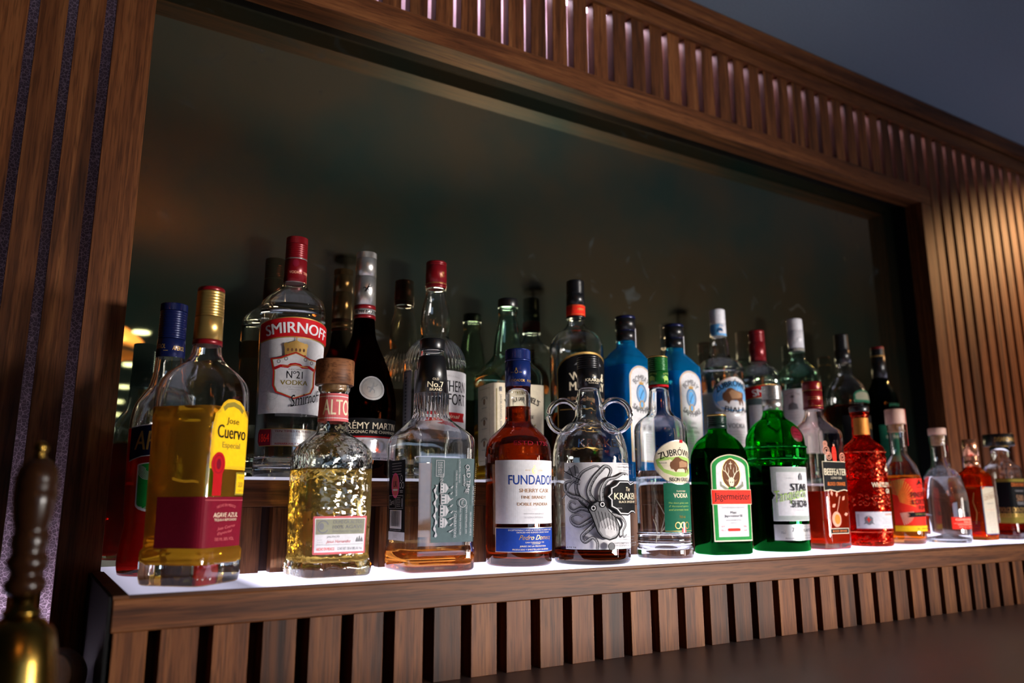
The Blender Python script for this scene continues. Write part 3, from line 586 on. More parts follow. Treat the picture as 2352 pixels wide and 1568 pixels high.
# ------------------------------------------------------------------ printed labels, laid on the bottle's own surface
FONT_CACHE = {}
def text_mesh(s, shear=0.0, bold=0.0):
    key = (s, shear, bold)
    if key not in FONT_CACHE:
        c = bpy.data.curves.new('t', 'FONT'); c.body = s; c.shear = shear; c.offset = bold; c.resolution_u = 3; c.fill_mode = 'FRONT'
        o = bpy.data.objects.new('t', c)
        me = bpy.data.meshes.new_from_object(o)
        vs = [(v.co.x, v.co.y) for v in me.vertices]; fs = [tuple(p.vertices) for p in me.polygons]
        bpy.data.objects.remove(o); bpy.data.curves.remove(c); bpy.data.meshes.remove(me)
        xs = [v[0] for v in vs]; ys = [v[1] for v in vs]
        FONT_CACHE[key] = (vs, fs, min(xs), max(xs), min(ys), max(ys))
    return FONT_CACHE[key]
class Lab:
    """u (mm) round the bottle from its front, v (mm) above its base"""
    def __init__(s, F, zref, off=0.00025, step=3.0):
        s.F = F; s.off = off; s.step = step/1000; s.bm = bmesh.new(); s.mats = []; s.n = 0
        s.zref = zref/1000
        a, b, n = F.at(s.zref)
        wv = np.linspace(0, 1, 361); pw = max(1.0, n/2)      # denser where the section exponent makes the form run fast
        tv = wv**pw/(wv**pw+(1-wv)**pw)
        s.th = np.concatenate([(k+tv[:-1])*math.pi/2 for k in (-2, -1, 0, 1)]+[[math.pi]])
        P = np.array([sec(a, b, n, t) for t in s.th])
        d = np.concatenate([[0], np.cumsum(np.hypot(*np.diff(P, axis=0).T))]); s.L = d-np.interp(0, s.th, d)
    def mi(s, m):
        m = MATS[m] if isinstance(m, str) else m
        if m not in s.mats: s.mats.append(m)
        return s.mats.index(m)
    def put(s, vs, fs, m):
        """flat polygons in metres -> cut into strips -> wrapped"""
        k = s.mi(m); b = bmesh.new(); off = s.off+s.n*0.00004; s.n += 1
        V = [b.verts.new((x, y, 0)) for x, y in vs]
        for f in fs:
            try: b.faces.new([V[i] for i in f])
            except ValueError: pass
        xs = [v[0] for v in vs]; x0, x1 = min(xs), max(xs)
        q = math.ceil(x0/s.step+1e-6)*s.step
        while q < x1-1e-6:
            bmesh.ops.bisect_plane(b, geom=b.verts[:]+b.edges[:]+b.faces[:], plane_co=(q, 0, 0), plane_no=(1, 0, 0)); q += s.step
        ys = [v[1] for v in vs]; y0, y1 = min(ys), max(ys)
        if y1-y0 > 0.012:
            q = y0+0.006
            while q < y1-0.001:
                bmesh.ops.bisect_plane(b, geom=b.verts[:]+b.edges[:]+b.faces[:], plane_co=(0, q, 0), plane_no=(0, 1, 0)); q += 0.006
        mp = {}
        for v in b.verts:
            u, z = v.co.x, v.co.y
            th = float(np.interp(u, s.L, s.th)); a, bb, n = s.F.at(z)
            a += off; bb += off
            p = sec(a, bb, n, th)
            mp[v] = s.bm.verts.new((p[0], p[1], z))
        for f in b.faces:
            g = s.bm.faces.new([mp[v] for v in f.verts]); g.material_index = k
            if g.normal.length == 0: g.normal_update()
        b.free(); return s
    def poly(s, pts, m): return s.put([(x/1000, y/1000) for x, y in pts], [tuple(range(len(pts)))], m)
    def rect(s, u0, u1, v0, v1, m, r=0):
        if not r: return s.poly([(u0, v0), (u1, v0), (u1, v1), (u0, v1)], m)
        pts = []
        for cx, cy, a0 in ((u1-r, v0+r, -90), (u1-r, v1-r, 0), (u0+r, v1-r, 90), (u0+r, v0+r, 180)):
            pts += [(cx+r*math.cos(R(a0+k*22.5)), cy+r*math.sin(R(a0+k*22.5))) for k in range(5)]
        return s.poly(pts, m)
    def arch(s, u0, u1, v0, v1, m, rise=None, low=0):
        """rectangle with a rounded top (and bottom if low)"""
        c = (u0+u1)/2; w = (u1-u0)/2; rise = rise or w
        pts = [(u0, v0), (u1, v0)] if not low else [(c-w*math.cos(math.pi*k/12), v0+low-low*math.sin(math.pi*k/12)) for k in range(13)]
        pts += [(c+w*math.cos(math.pi*k/16), v1-rise+rise*math.sin(math.pi*k/16)) for k in range(17)]
        return s.poly(pts, m)
    def frame(s, u0, u1, v0, v1, w, m):
        s.rect(u0, u1, v0, v0+w, m); s.rect(u0, u1, v1-w, v1, m); s.rect(u0, u0+w, v0, v1, m); return s.rect(u1-w, u1, v0, v1, m)
    def ell(s, u, v, ru, rv, m, n=28): return s.poly([(u+ru*math.cos(2*math.pi*k/n), v+rv*math.sin(2*math.pi*k/n)) for k in range(n)], m)
    def line(s, pts, w, m, close=False):
        if close: pts = list(pts)+[pts[0]]
        V, Fc = [], []
        n = len(pts)
        for i, (x, y) in enumerate(pts):
            a = pts[max(i-1, 0)]; b = pts[min(i+1, n-1)]
            if close and i in (0, n-1): a, b = pts[-2], pts[1]
            dx, dy = b[0]-a[0], b[1]-a[1]; l = math.hypot(dx, dy) or 1
            ww = w[i] if isinstance(w, (list, tuple)) else w
            V += [((x-dy/l*ww/2)/1000, (y+dx/l*ww/2)/1000), ((x+dy/l*ww/2)/1000, (y-dx/l*ww/2)/1000)]
        for i in range(n-1): Fc.append((2*i, 2*i+1, 2*i+3, 2*i+2))
        return s.put(V, Fc, m)
    def ringl(s, u, v, ru, rv, w, m, a0=0, a1=360, n=32):
        return s.line([(u+ru*math.cos(R(a0+(a1-a0)*k/n)), v+rv*math.sin(R(a0+(a1-a0)*k/n))) for k in range(n+1)], w, m)
    def txt(s, t, u, v, w, h, m, shear=0, bold=0, rot=0, bend=0):
        """text fitted to a box w x h centred on u, v (mm); bend = radius of an arc, + for a crown, - for a bowl"""
        vs, fs, x0, x1, y0, y1 = text_mesh(t, shear)
        sx = w/(x1-x0); sy = h/(y1-y0); o = []
        if bold > 0:        # heavier strokes: the outline doubled with a hair's shift
            d = min(bold, 0.05)*0.55; n0 = len(vs)
            vs = [(x-d, y) for x, y in vs]+[(x+d, y) for x, y in vs]; fs = fs+[tuple(i+n0 for i in f) for f in fs]
        for x, y in vs:
            X = (x-(x0+x1)/2)*sx; Y = (y-(y0+y1)/2)*sy
            if bend > 0: a = X/bend; X, Y = (bend+Y)*math.sin(a), (bend+Y)*math.cos(a)-bend
            elif bend < 0: a = X/-bend; X, Y = (-bend-Y)*math.sin(a), -(-bend-Y)*math.cos(a)-bend
            if rot: c_, s_ = math.cos(R(rot)), math.sin(R(rot)); X, Y = X*c_-Y*s_, X*s_+Y*c_
            o.append(((u+X)/1000, (v+Y)/1000))
        return s.put(o, fs, m)
    def rows(s, u, v, w, n, gap, h, m, seed=1):
        """lines of tiny print, too small to read in the photo: short dashes of word length"""
        rn = random.Random(seed)
        V, Fc = [], []
        for k in range(n):
            x = u-w/2*rn.uniform(0.82, 1); xe = 2*u-x; y = v-k*gap
            while x < xe-0.6:
                l = min(rn.uniform(1.0, 3.6), xe-x); i = len(V)
                V += [(x/1000, (y-h/2)/1000), ((x+l)/1000, (y-h/2)/1000), ((x+l)/1000, (y+h/2)/1000), (x/1000, (y+h/2)/1000)]
                Fc.append((i, i+1, i+2, i+3)); x += l+rn.uniform(0.5, 0.9)
        return s.put(V, Fc, m)
    def done(s, name, parent, label=None):
        if name in ('cap_print', 'sleeve_print'):      # printed on the cap itself
            parent = [c_ for c_ in parent.children if c_.name.split('.')[0] in ('cap', 'stopper', 'sleeve')][-1]
        o = link(name, s.bm, s.mats, parent)
        if label: o['label'] = label
        return o

# paper and ink
for nm, c, r_ in (('paper_peach', (0.85, 0.58, 0.42), .6), ('paper_white', (0.62, 0.61, 0.63), .55), ('paper_cream', (0.66, 0.58, 0.43), .6), ('paper_grey', (0.36, 0.40, 0.37), .5), ('paper_yellow', (0.90, 0.52, 0.01), .5),
                  ('ink_black', (0.006, 0.006, 0.007), .45), ('ink_grey', (0.18, 0.18, 0.19), .5), ('ink_lgrey', (0.42, 0.41, 0.43), .5), ('ink_red', (0.42, 0.008, 0.012), .4), ('ink_bred', (0.80, 0.03, 0.015), .45),
                  ('ink_maroon', (0.16, 0.006, 0.018), .4), ('ink_blue', (0.015, 0.05, 0.28), .4), ('ink_navy', (0.006, 0.009, 0.035), .35), ('ink_green', (0.01, 0.22, 0.035), .4), ('ink_dgreen', (0.012, 0.11, 0.06), .45),
                  ('ink_lime', (0.32, 0.50, 0.12), .5), ('ink_sky', (0.12, 0.36, 0.68), .5), ('ink_brown', (0.14, 0.06, 0.03), .6), ('ink_tan', (0.36, 0.20, 0.11), .6), ('ink_pink', (0.75, 0.08, 0.30), .45),
                  ('ink_orange', (0.85, 0.20, 0.03), .5), ('ink_salmon', (0.75, 0.32, 0.22), .55), ('ink_slate', (0.075, 0.11, 0.115), .45), ('ink_sage', (0.25, 0.25, 0.18), .6), ('ink_pale_red', (0.55, 0.12, 0.13), .5),
                  ('ink_olive', (0.25, 0.19, 0.03), .5), ('ink_cream', (0.80, 0.70, 0.50), .55), ('ink_dblue', (0.03, 0.09, 0.20), .5)):
    plain(nm, c, r_+0.15, spec=0.08)
plain('foil_gold', (0.50, 0.30, 0.08), 0.42, 0.55); plain('foil_silver', (0.62, 0.60, 0.58), 0.3, 0.75); plain('foil_bright', (0.85, 0.85, 0.88), 0.2, 0.9)
plain('cap_red', (0.18, 0.004, 0.008), 0.28, 0.25); plain('cap_navy', (0.005, 0.009, 0.055), 0.25, 0.3); plain('cap_black', (0.005, 0.005, 0.006), 0.3); plain('cap_green', (0.006, 0.10, 0.015), 0.28, 0.2)
plain('cap_gold', (0.62, 0.40, 0.12), 0.3, 0.85); plain('cap_silver', (0.60, 0.58, 0.55), 0.28, 0.9); plain('cap_white', (0.68, 0.67, 0.72), 0.35); plain('cap_dgreen', (0.006, 0.022, 0.016), 0.3, 0.2)
plain('cap_copper', (0.80, 0.36, 0.20), 0.25, 0.9); plain('cap_purple', (0.18, 0.06, 0.32), 0.35); plain('cork', (0.45, 0.25, 0.13), 0.8, bump=(300, 0.8)); plain('pale_stopper', (0.62, 0.38, 0.30), 0.5)
plain('cap_blue', (0.008, 0.022, 0.13), 0.25, 0.3); plain('wax_red', (0.45, 0.012, 0.012), 0.35); plain('seal_maroon', (0.10, 0.004, 0.008), 0.3)
W_CORK = wood('stopper_wood', 'X', (0.12, 0.045, 0.018), (0.24, 0.095, 0.038), (0.34, 0.15, 0.06), across=60)

def cap_obj(parent, parts, name='cap', z=0.0, seg=64, label=None):
    """parts: (z0, z1, r0, r1, material, style) in mm; style plain / screw (rings) / knurl (upright ribs) / round"""
    bm = bmesh.new(); mats = []
    for z0, z1, a, b, m, st in parts:
        m = MATS[m] if isinstance(m, str) else m
        if m not in mats: mats.append(m)
        k = mats.index(m); pr = []
        if st == 'screw':
            n = max(2, int((z1-z0)/3.2))
            for i in range(n):
                s0 = z0+(z1-z0)*i/n; hh = (z1-z0)/n
                ra = a+(b-a)*i/n
                pr += [(s0+hh*0.10, ra-0.55), (s0+hh*0.3, ra), (s0+hh*0.8, ra), (s0+hh*0.98, ra-0.55)]
        elif st == 'round': pr = [(z0, a-0.5), (z0+0.6, a), (z1-2.2, b), (z1-0.9, b-0.5), (z1, b-1.9)]
        else: pr = [(z0, a), (z1-0.5, b), (z1, b-0.5)]
        pr = [(q/1000+z, r/1000) for q, r in pr]
        if st == 'knurl':
            rings = []
            for zz, r in pr:
                rings.append([bm.verts.new(((r-(0.0004 if j % 2 else 0))*math.sin(2*math.pi*j/(seg*2)), -(r-(0.0004 if j % 2 else 0))*math.cos(2*math.pi*j/(seg*2)), zz)) for j in range(seg*2)])
            for p, q in zip(rings, rings[1:]):
                for j in range(seg*2):
                    f = bm.faces.new((p[j], p[(j+1) % (seg*2)], q[(j+1) % (seg*2)], q[j])); f.material_index = k
            f = bm.faces.new(rings[0][::-1]); f.material_index = k; f = bm.faces.new(rings[-1]); f.material_index = k
        else:
            lathe(bm, pr, seg, k)
    o = link(name, bm, mats, parent)
    if label: o['label'] = label
    return o
class Cyl(Form):
    def __init__(s, z0, z1, r0, r1=None):
        r1 = r1 or r0
        s.p = [[z0/1000, r0/1000, r0/1000, 2], [z1/1000, r1/1000, r1/1000, 2]]; s.z = [z0/1000, z1/1000]
def bottle(key, name, label, gl, liq=None, level=None, wall=2.6, base=9, punt=0.0, group=None, pos=None, prof=None):
    P = PR[key]
    x, y = pos if pos else P[:2]
    F = Form(prof or P[3])
    row_z = ZSH+0.0006 if y < 1.05 or key in ('aperol', 'purp') else ZR+0.0001
    t = empty(name, (x, y, row_z), R(P[2])); tag(t, label, 'bottle', group)
    g = link('glass', glass_mesh(F, wall/1000, base/1000, punt/1000), G[gl], t)
    if liq: link('liquid', liquid_mesh(F, wall/1000, base/1000, punt/1000, level/1000), LQ[liq], t)
    return t, F, P[4]

# ================================================================== FRONT ROW
# red aperitif
t, F, c = bottle('aperol', 'aperitif_bottle', 'red aperitif bottle with blue cap and navy label, behind the golden tequila', 'clear', 'red', 182, punt=6)
cap_obj(t, [(278, 303, 18.3, 17.6, 'cap_navy', 'plain'), (303.2, 342, 17.4, 17.4, 'cap_navy', 'screw'), (342.2, 352, 17.4, 17.2, 'cap_navy', 'knurl')])
l = Lab(Cyl(270, 310, 18.5, 17.6), 290, 0.0001); l.txt('APEROL', -18, 292, 17, 6, 'foil_gold', shear=.1, bold=.02); l.txt('APEROL', 8, 290, 17, 6, 'foil_gold', shear=.1, bold=.02); l.line([(-12, 286), (-6, 286)], .7, 'foil_gold'); l.done('cap_print', t)
l = Lab(F, 160); l.poly([(-52, 140), (-52, 182), (-30, 185), (0, 188), (30, 185), (52, 182), (52, 140), (30, 146), (0, 149), (-30, 146)], 'ink_navy')
l.line([(-52, 182), (-30, 185), (0, 188), (30, 185), (52, 182)], 1.0, 'paper_white'); l.line([(-52, 140), (-30, 146), (0, 149), (30, 146), (52, 140)], 1.0, 'paper_white')
l.txt('APEROL', 0, 166, 84, 24, 'foil_gold', shear=.15, bold=.02); l.done('label', t, 'navy curved label with gold lettering')
l = Lab(F, 110); l.arch(-34, 34, 76, 139, 'paper_white', 4, 10); l.arch(-32, 32, 79, 138, 'ink_green', 4, 9)
for k in range(7): l.ringl(-20, 130, 3+k*1.6, 3+k*1.6, .5, 'paper_white', 150, 360)
l.txt('70 cl', -24, 82, 9, 4, 'paper_white'); l.done('lower_label', t, 'green label with white border')

# golden tequila
t, F, c = bottle('cuervo', 'tequila_bottle', 'square golden tequila bottle with yellow and dark red labels and gold cap', 'clear', 'gold', 196, wall=3.2, base=22)
cap_obj(t, [(272, 278, 17.0, 16.8, 'cap_red', 'plain'), (278.2, 306, 16.6, 16.2, 'cap_gold', 'plain'), (306.2, 338, 16.2, 15.6, 'cap_gold', 'screw'), (338.2, 343.3, 15.7, 15.4, 'cap_red', 'round')])
l = Lab(F, 160)
sh = lambda d: [(-35-d, 126-d), (35+d, 126-d), (35+d, 168), (32+d, 187), (26+d, 192+d*.5), (20+d, 200+d*.6), (12, 205+d), (0, 206.5+d), (-12, 205+d), (-20-d, 200+d*.6), (-26-d, 192+d*.5), (-32-d, 187), (-35-d, 168)]
l.poly(sh(0), 'paper_yellow'); l.line(sh(-1.5), .7, 'ink_olive', True); l.line(sh(-3.2), .4, 'ink_olive', True)
l.line([(-19, 193), (-12, 198), (0, 200.5), (12, 198), (19, 193)], 5.5, 'ink_olive')
l.txt('Jose', 0, 180, 24, 9, 'ink_black', shear=.1, bold=.03); l.txt('Cuervo', 0, 168, 54, 15, 'ink_black', bold=.045); l.txt('Especial', 0, 152, 34, 8.5, 'ink_olive', bold=.03)
l.rect(-29, -13, 96, 131, 'ink_red'); l.ell(-21, 131, 12, 13.5, 'ink_red'); l.ringl(-21, 131, 8.5, 10, .8, 'ink_maroon'); l.ell(-21, 131, 4, 6, 'ink_maroon')
l.done('label', t, 'yellow arched label with red ribbon seal')
l = Lab(F, 70); l.rect(-94, 36, 40, 95, 'ink_maroon'); l.rect(-36, 36, 43, 44, 'ink_pale_red'); l.rect(-36, 36, 91, 91.6, 'ink_pale_red')
l.txt('HECHO EN MEXICO', 0, 86, 36, 2.8, 'ink_pale_red', bend=60); l.txt('AGAVE AZUL', 0, 75, 46, 5, 'ink_cream', bold=.02, shear=.15); l.txt('TEQUILA REPOSADO', 0, 69.5, 42, 3.2, 'ink_cream', bold=.02)
l.txt('Jose Cuervo', 2, 61, 34, 4, 'ink_pale_red', shear=.35, rot=6); l.txt('Especial', 0, 55.5, 28, 3.6, 'ink_pale_red', shear=.35, rot=6); l.txt('700 ML 38% VOL', 0, 48.5, 36, 3.4, 'ink_pale_red')
l.done('lower_label', t, 'dark red wrap-around label')
l = Lab(F, 110); l.rect(14, 35, 97, 123, 'ink_olive'); l.rect(16, 35, 99, 121, 'paper_yellow'); l.txt('TEQUILA', 25, 117, 14, 3, 'ink_olive'); l.txt('CALIDAD', 25, 109, 12, 6, 'ink_olive', bold=.03); l.txt('CUERVO', 25, 102, 14, 3, 'ink_olive'); l.done('side_label', t)
l = Lab(F, 160); l.arch(130, 172, 100, 198, 'paper_cream', 12); l.done('back_label', t)

# wooden-stoppered tequila
t, F, c = bottle('altos', 'tequila_bottle', 'hammered-glass tequila bottle with wooden stopper, red neck band and pale yellow spirit', 'ripple', 'straw', 130, wall=3.0, base=16)
cap_obj(t, [(231, 237.6, 16.2, 16.2, 'cork', 'plain'), (238, 271.4, 25, 25, W_CORK, 'round')], 'stopper')
l = Lab(F, 208); l.rect(-56, 56, 190, 226, 'ink_pale_red'); l.rect(-56, 56, 193.5, 194.5, 'paper_white'); l.rect(-56, 56, 221.5, 222.5, 'paper_white')

l.txt('ALTOS', 1, 208, 44, 20, 'ink_cream', bold=.035); l.done('neck_label', t, 'red neck band with white capitals')
l = Lab(F, 50); l.rect(-36, 32, 27, 72, 'ink_pale_red', 1.5); l.rect(-34, 30, 29.5, 69.5, 'paper_white'); l.rect(-33, 29, 50.5, 68.5, 'ink_sage')
l.ringl(-24, 59.5, 6.5, 7, 1.6, 'ink_grey', 20, 330); l.ell(-26, 60, 3, 4, 'ink_grey'); l.txt('OLMECA ALTOS', 7, 65, 38, 4, 'ink_grey', bold=.02); l.txt('100% AGAVE', 7, 59, 38, 4.2, 'ink_grey', bold=.02); l.txt('REPOSADO TEQUILA', 7, 53.5, 38, 2.8, 'ink_grey')
l.txt('JALISCO', -11, 47.3, 16, 2.6, 'ink_grey'); l.txt('Jesus Hernandez', -4, 41.5, 32, 4.5, 'ink_pale_red', shear=.4); l.rect(-32, 28, 38, 38.3, 'ink_grey'); l.rows(-27, 44, 8, 3, 2.4, .6, 'ink_lgrey', 3); l.poly([(18, 41), (20, 47), (21.5, 42), (23, 48.5), (24.5, 42), (26, 47), (28, 41)], 'ink_grey')
l.txt('HECHO EN MEXICO', -20, 33.3, 22, 3.4, 'ink_bred'); l.txt('CONT. NET. 700 ml', 4, 33.3, 18, 3.2, 'ink_grey'); l.txt('38% Alc. Vol.', 20.5, 33.3, 13, 3.2, 'ink_grey'); l.done('label', t, 'white label with faded red border')
l = Lab(F, 60); l.rect(100, 158, 36, 80, 'paper_peach', 1.5); l.done('back_label', t)

# square whiskey bottle, seen from its side
t, F, c = bottle('jd', 'whiskey_bottle', 'square almost empty whiskey bottle with black sleeve cap and black side label, front row', 'clear', 'amber', 24, wall=3.0, base=7)
cap_obj(t, [(297.7, 313.2, 17.5, 17.6, 'cap_black', 'round')])
cap_obj(t, [(236, 288, 23.6, 18.6, 'cap_black', 'plain')], 'sleeve')
l = Lab(Cyl(236, 288, 23.8, 18.8), 250, 0.0002); l.txt('OLD', -3, 254, 9, 3.4, 'ink_cream', bold=.02); l.txt('No.7', -3, 246.5, 23, 8, 'ink_cream', bold=.04); l.txt('BRAND', -3, 239.5, 17, 4, 'ink_cream', bold=.02); l.done('sleeve_print', t)
# flutes on the neck
bm = bmesh.new()
for k in range(26):
    a = 2*math.pi*k/26; tube(bm, [(math.sin(a)*q, -math.cos(a)*q, z) for q, z in ((0.0265, 0.201), (0.0236, 0.208), (0.0228, 0.214), (0.0231, 0.235))], [0.0005, 0.0014, 0.0014, 0.0012], 6)
link('flutes', bm, G['clear'], t)
l = Lab(F, 90)
l.rect(-117, -57, 39, 143, 'ink_black'); l.rect(-117, -57, 39, 50, 'paper_white')
for k in range(5): l.rows(-87, 139-k*3.6, 38, 1, 1, .8, 'ink_lgrey', k+5)
l.ell(-92, 110, 14.5, 16.5, 'ink_pink'); l.ell(-92, 110, 12, 14, 'ink_pale_red'); l.txt('UK', -92, 112, 13, 8, 'ink_black', bold=.04); l.rect(-101, -83, 103, 105.5, 'paper_white')
for (a, b) in ((-69, 119), (-73, 110), (-64, 110)): l.ringl(a, b, 3.4, 3.8, .8, 'paper_white', n=18)
l.rows(-69, 103, 12, 2, 2, .9, 'ink_lgrey', 9)
l.frame(-114, -90, 80, 97, .5, 'ink_lgrey'); l.frame(-88, -62, 80, 97, .5, 'ink_lgrey'); l.rows(-78, 94, 16, 6, 2.2, .6, 'ink_lgrey', 4); l.txt('2x=1', -102, 88, 16, 7, 'ink_lgrey'); l.rect(-66, -64, 82, 93, 'ink_lgrey')
l.rect(-109, -66, 54, 78, 'paper_white'); q = -107
rn = random.Random(4)
while q < -70:
    wv = rn.choice((.5, .9, 1.5)); l.rect(q, q+wv, 57, 77, 'ink_black'); q += wv+rn.choice((.6, 1.0, 1.4))
l.txt('JACKDANIELS.COM', -87, 52, 40, 1.8, 'ink_lgrey'); l.txt('5002', -87, 44.5, 12, 4, 'ink_lgrey'); l.done('side_label', t, 'black side label with pink oval, barcode and recycling marks')
l = Lab(F, 90); l.rect(-18, 46, 37, 145, 'ink_slate'); l.rect(44, 75, 37, 145, 'ink_black')
for k in range(36): l.rect(46.0, 47.3, 43+k*2.7, 44.4+k*2.7, 'ink_cream')
l.txt('OLD TIME', 33, 118, 38, 5.5, 'ink_lgrey', rot=-90, bold=.03, bend=70); l.txt('quality', 27, 116, 16, 4, 'ink_lgrey', rot=-90, shear=.3)
l.txt('TENNESSEE SOUR MASH WHISKEY', -4, 90, 70, 4.5, 'ink_lgrey', rot=-90, bold=.02)
l.frame(-12, -1, 121, 142, .5, 'ink_lgrey'); l.rows(-6.5, 139, 7, 8, 2.2, .7, 'ink_lgrey', 7)
rn = random.Random(21)
l.line([(-12+1.2*math.sin(q*.9), 44+q*2.2) for q in range(31)], [2.2+1.6*math.sin(q*1.7) for q in range(31)], 'ink_lgrey')      # ornamental scroll border
hs_ = [(-6, 56, 3, 12), (-6, 70, 4, 14), (-5, 86, 5, 12), (-6, 100, 3, 12)]      # engraving of a row of distillery houses, sideways
for (u, v, w_, h_) in hs_:
    l.poly([(u, v), (u+w_+4, v), (u+w_+8, v+h_/2), (u+w_+4, v+h_), (u, v+h_)], 'ink_lgrey'); l.line([(u+w_+3, v), (u+w_+3, v+h_)], .6, 'ink_slate')
    for k in range(3): l.rect(u+1, u+w_, v+1.5+k*h_/3, v+h_/3-.6+k*h_/3, 'ink_slate')
for k in range(8): l.line([(6+rn.uniform(0, 3), 50+k*8), (11+rn.uniform(-1, 2), 53+k*8)], [1.6, .6], 'ink_lgrey')
l.ringl(24, 87, 5, 5.5, .8, 'ink_lgrey'); l.txt('No7', 24, 87, 7, 4, 'ink_lgrey', rot=-90); l.txt('7 GENERATIONS', 14, 60, 34, 3.2, 'ink_lgrey', rot=-90)
for k, (u, v, w_) in enumerate(((19, 128, 30), (15, 112, 34), (21, 64, 36), (29, 66, 36), (35, 60, 30), (38, 96, 26))): l.txt('LYNCHBURG TENN DISTILLED AND BOTTLED'[k*3:k*3+18], u, v, w_, 2.0, 'ink_lgrey', rot=-90)
l.done('label', t, 'dark slate label with sideways white print')
l = Lab(F, 90); l.rect(104, 190, 40, 143, 'paper_peach'); l.done('back_label', t)

# brandy
t, F, c = bottle('fund', 'brandy_bottle', 'red-brown brandy bottle with blue cap, cream label and blue lower label', 'clear', 'brandy', 226, punt=6, base=11)
cap_obj(t, [(256.2, 294, 19.3, 19.1, 'cap_blue', 'plain'), (294.2, 297, 19.5, 19.5, 'cap_blue', 'plain'), (297.2, 311, 19.2, 19.0, 'cap_blue', 'knurl'), (311.0, 312.6, 19.0, 18.6, 'cap_blue', 'plain')])
l = Lab(Cyl(256, 294, 19.4, 19.2), 270, 0.0001); l.txt('FUNDADOR', -12, 264, 24, 4, 'foil_gold', bold=.02); l.txt('FUNDADOR', 17, 264, 24, 4, 'foil_gold', bold=.02); l.ringl(-13, 277, 2, 2.4, .8, 'foil_gold'); l.ell(-13, 281, 1.2, 2, 'foil_gold'); l.txt('ESTD', -19, 276, 4.5, 1.5, 'foil_gold'); l.txt('1730', -7, 276, 4.5, 1.5, 'foil_gold'); l.done('cap_print', t)
l = Lab(F, 100); l.rect(-62, 62, 58, 146, 'paper_white')
l.txt('FUNDADOR', 0, 118, 80, 13, 'ink_grey', bold=.012); l.txt('FUNDADOR', -.5, 118.6, 80, 13, 'ink_blue', bold=.012)
l.ell(-3, 131, 4, 4.6, 'foil_gold'); l.ell(-3, 131, 1.8, 2.4, 'paper_white'); l.ell(-3, 136, 1.6, 3, 'foil_gold'); l.txt('ESTD', -13, 131.5, 7, 1.8, 'foil_gold'); l.txt('1730', 7, 131.5, 7, 1.8, 'foil_gold')
l.txt('SHERRY CASK', 0, 103.5, 50, 5.2, 'ink_tan', bold=.03); l.txt('FINE BRANDY', -2, 94.2, 40, 4, 'ink_tan', bold=.02); l.txt('DOBLE MADERA', -3, 84.8, 50, 4.2, 'ink_tan', bold=.02)
l.rect(-8, 3, 77.8, 78.1, 'ink_lgrey'); l.txt('BRANDY DE JEREZ', -3, 71.3, 32, 2.4, 'ink_lgrey'); l.txt('SOLERA RESERVA', -3, 66.5, 30, 2.4, 'ink_lgrey'); l.done('label', t, 'cream label with blue and gold lettering')
l = Lab(F, 36); l.rect(-62, 62, 19.5, 53, 'foil_silver'); l.rect(-61, 61, 20.6, 51.8, 'ink_blue'); l.txt('EXCEPTIONALLY AGED & FINISHED IN SHERRY CASKS', -4, 49.5, 74, 1.9, 'ink_cream'); l.txt('DISTILLED AND BLENDED UNDER THE SUN', -2, 46.3, 54, 1.8, 'ink_cream')
l.txt('Pedro Domecq', 2, 38.5, 56, 8.5, 'foil_gold', shear=.45); l.txt('CASA FUNDADA EN 1730', -2, 32.8, 30, 1.9, 'ink_cream'); l.rect(-8, 6, 30.7, 31.0, 'foil_gold'); l.txt('JEREZ DE LA FRONTERA', -4, 27.4, 42, 2.6, 'ink_cream', bold=.02); l.txt('PRODUCIDO Y EMBOTELLADO EN ESPANA', -6, 23.3, 58, 2.2, 'ink_cream', bold=.02)
l.done('lower_label', t, 'blue lower label with gold script')
l = Lab(F, 190); l.txt('ESTD 1730', -2, 170, 40, 6, 'ink_maroon'); l.done('embossing', t)

# two-handled rum
t, F, c = bottle('kraken', 'rum_bottle', 'round-shouldered rum bottle with two glass ring handles and a sea monster label', 'emb', 'rum', 21.5, punt=4, base=7)
cap_obj(t, [(259, 288, 17.3, 17.5, 'cap_black', 'plain'), (288.2, 305, 17.4, 17.4, 'cap_black', 'screw'), (305.2, 310, 17.4, 17.2, 'cap_black', 'round')])
l = Lab(Cyl(259, 288, 17.4, 17.6), 270, 0.0001); l.txt('KRAKEN', -2, 270, 28, 4.6, 'ink_cream', bold=.03); l.txt('The', -2, 276.5, 6, 3, 'ink_cream', shear=.3); l.txt('BLACK SPICED', -2, 265.3, 18, 1.8, 'ink_cream'); l.done('cap_print', t)
for s_ in (-1, 1):
    bm = bmesh.new(); cA = math.cos(R(36.9)); sA = math.sin(R(36.9)); pts = []
    for k in range(23):
        a = R(152-k*305/22) ; rr = 0.0225
        q = 0.0395+rr*math.cos(a); z = 0.2165+rr*1.08*math.sin(a)
        pts.append((s_*q*cA, -s_*q*sA, z))
    tube(bm, pts, 0.0046, 12); link('handle', bm, G['clear'], t)
l = Lab(F, 172)


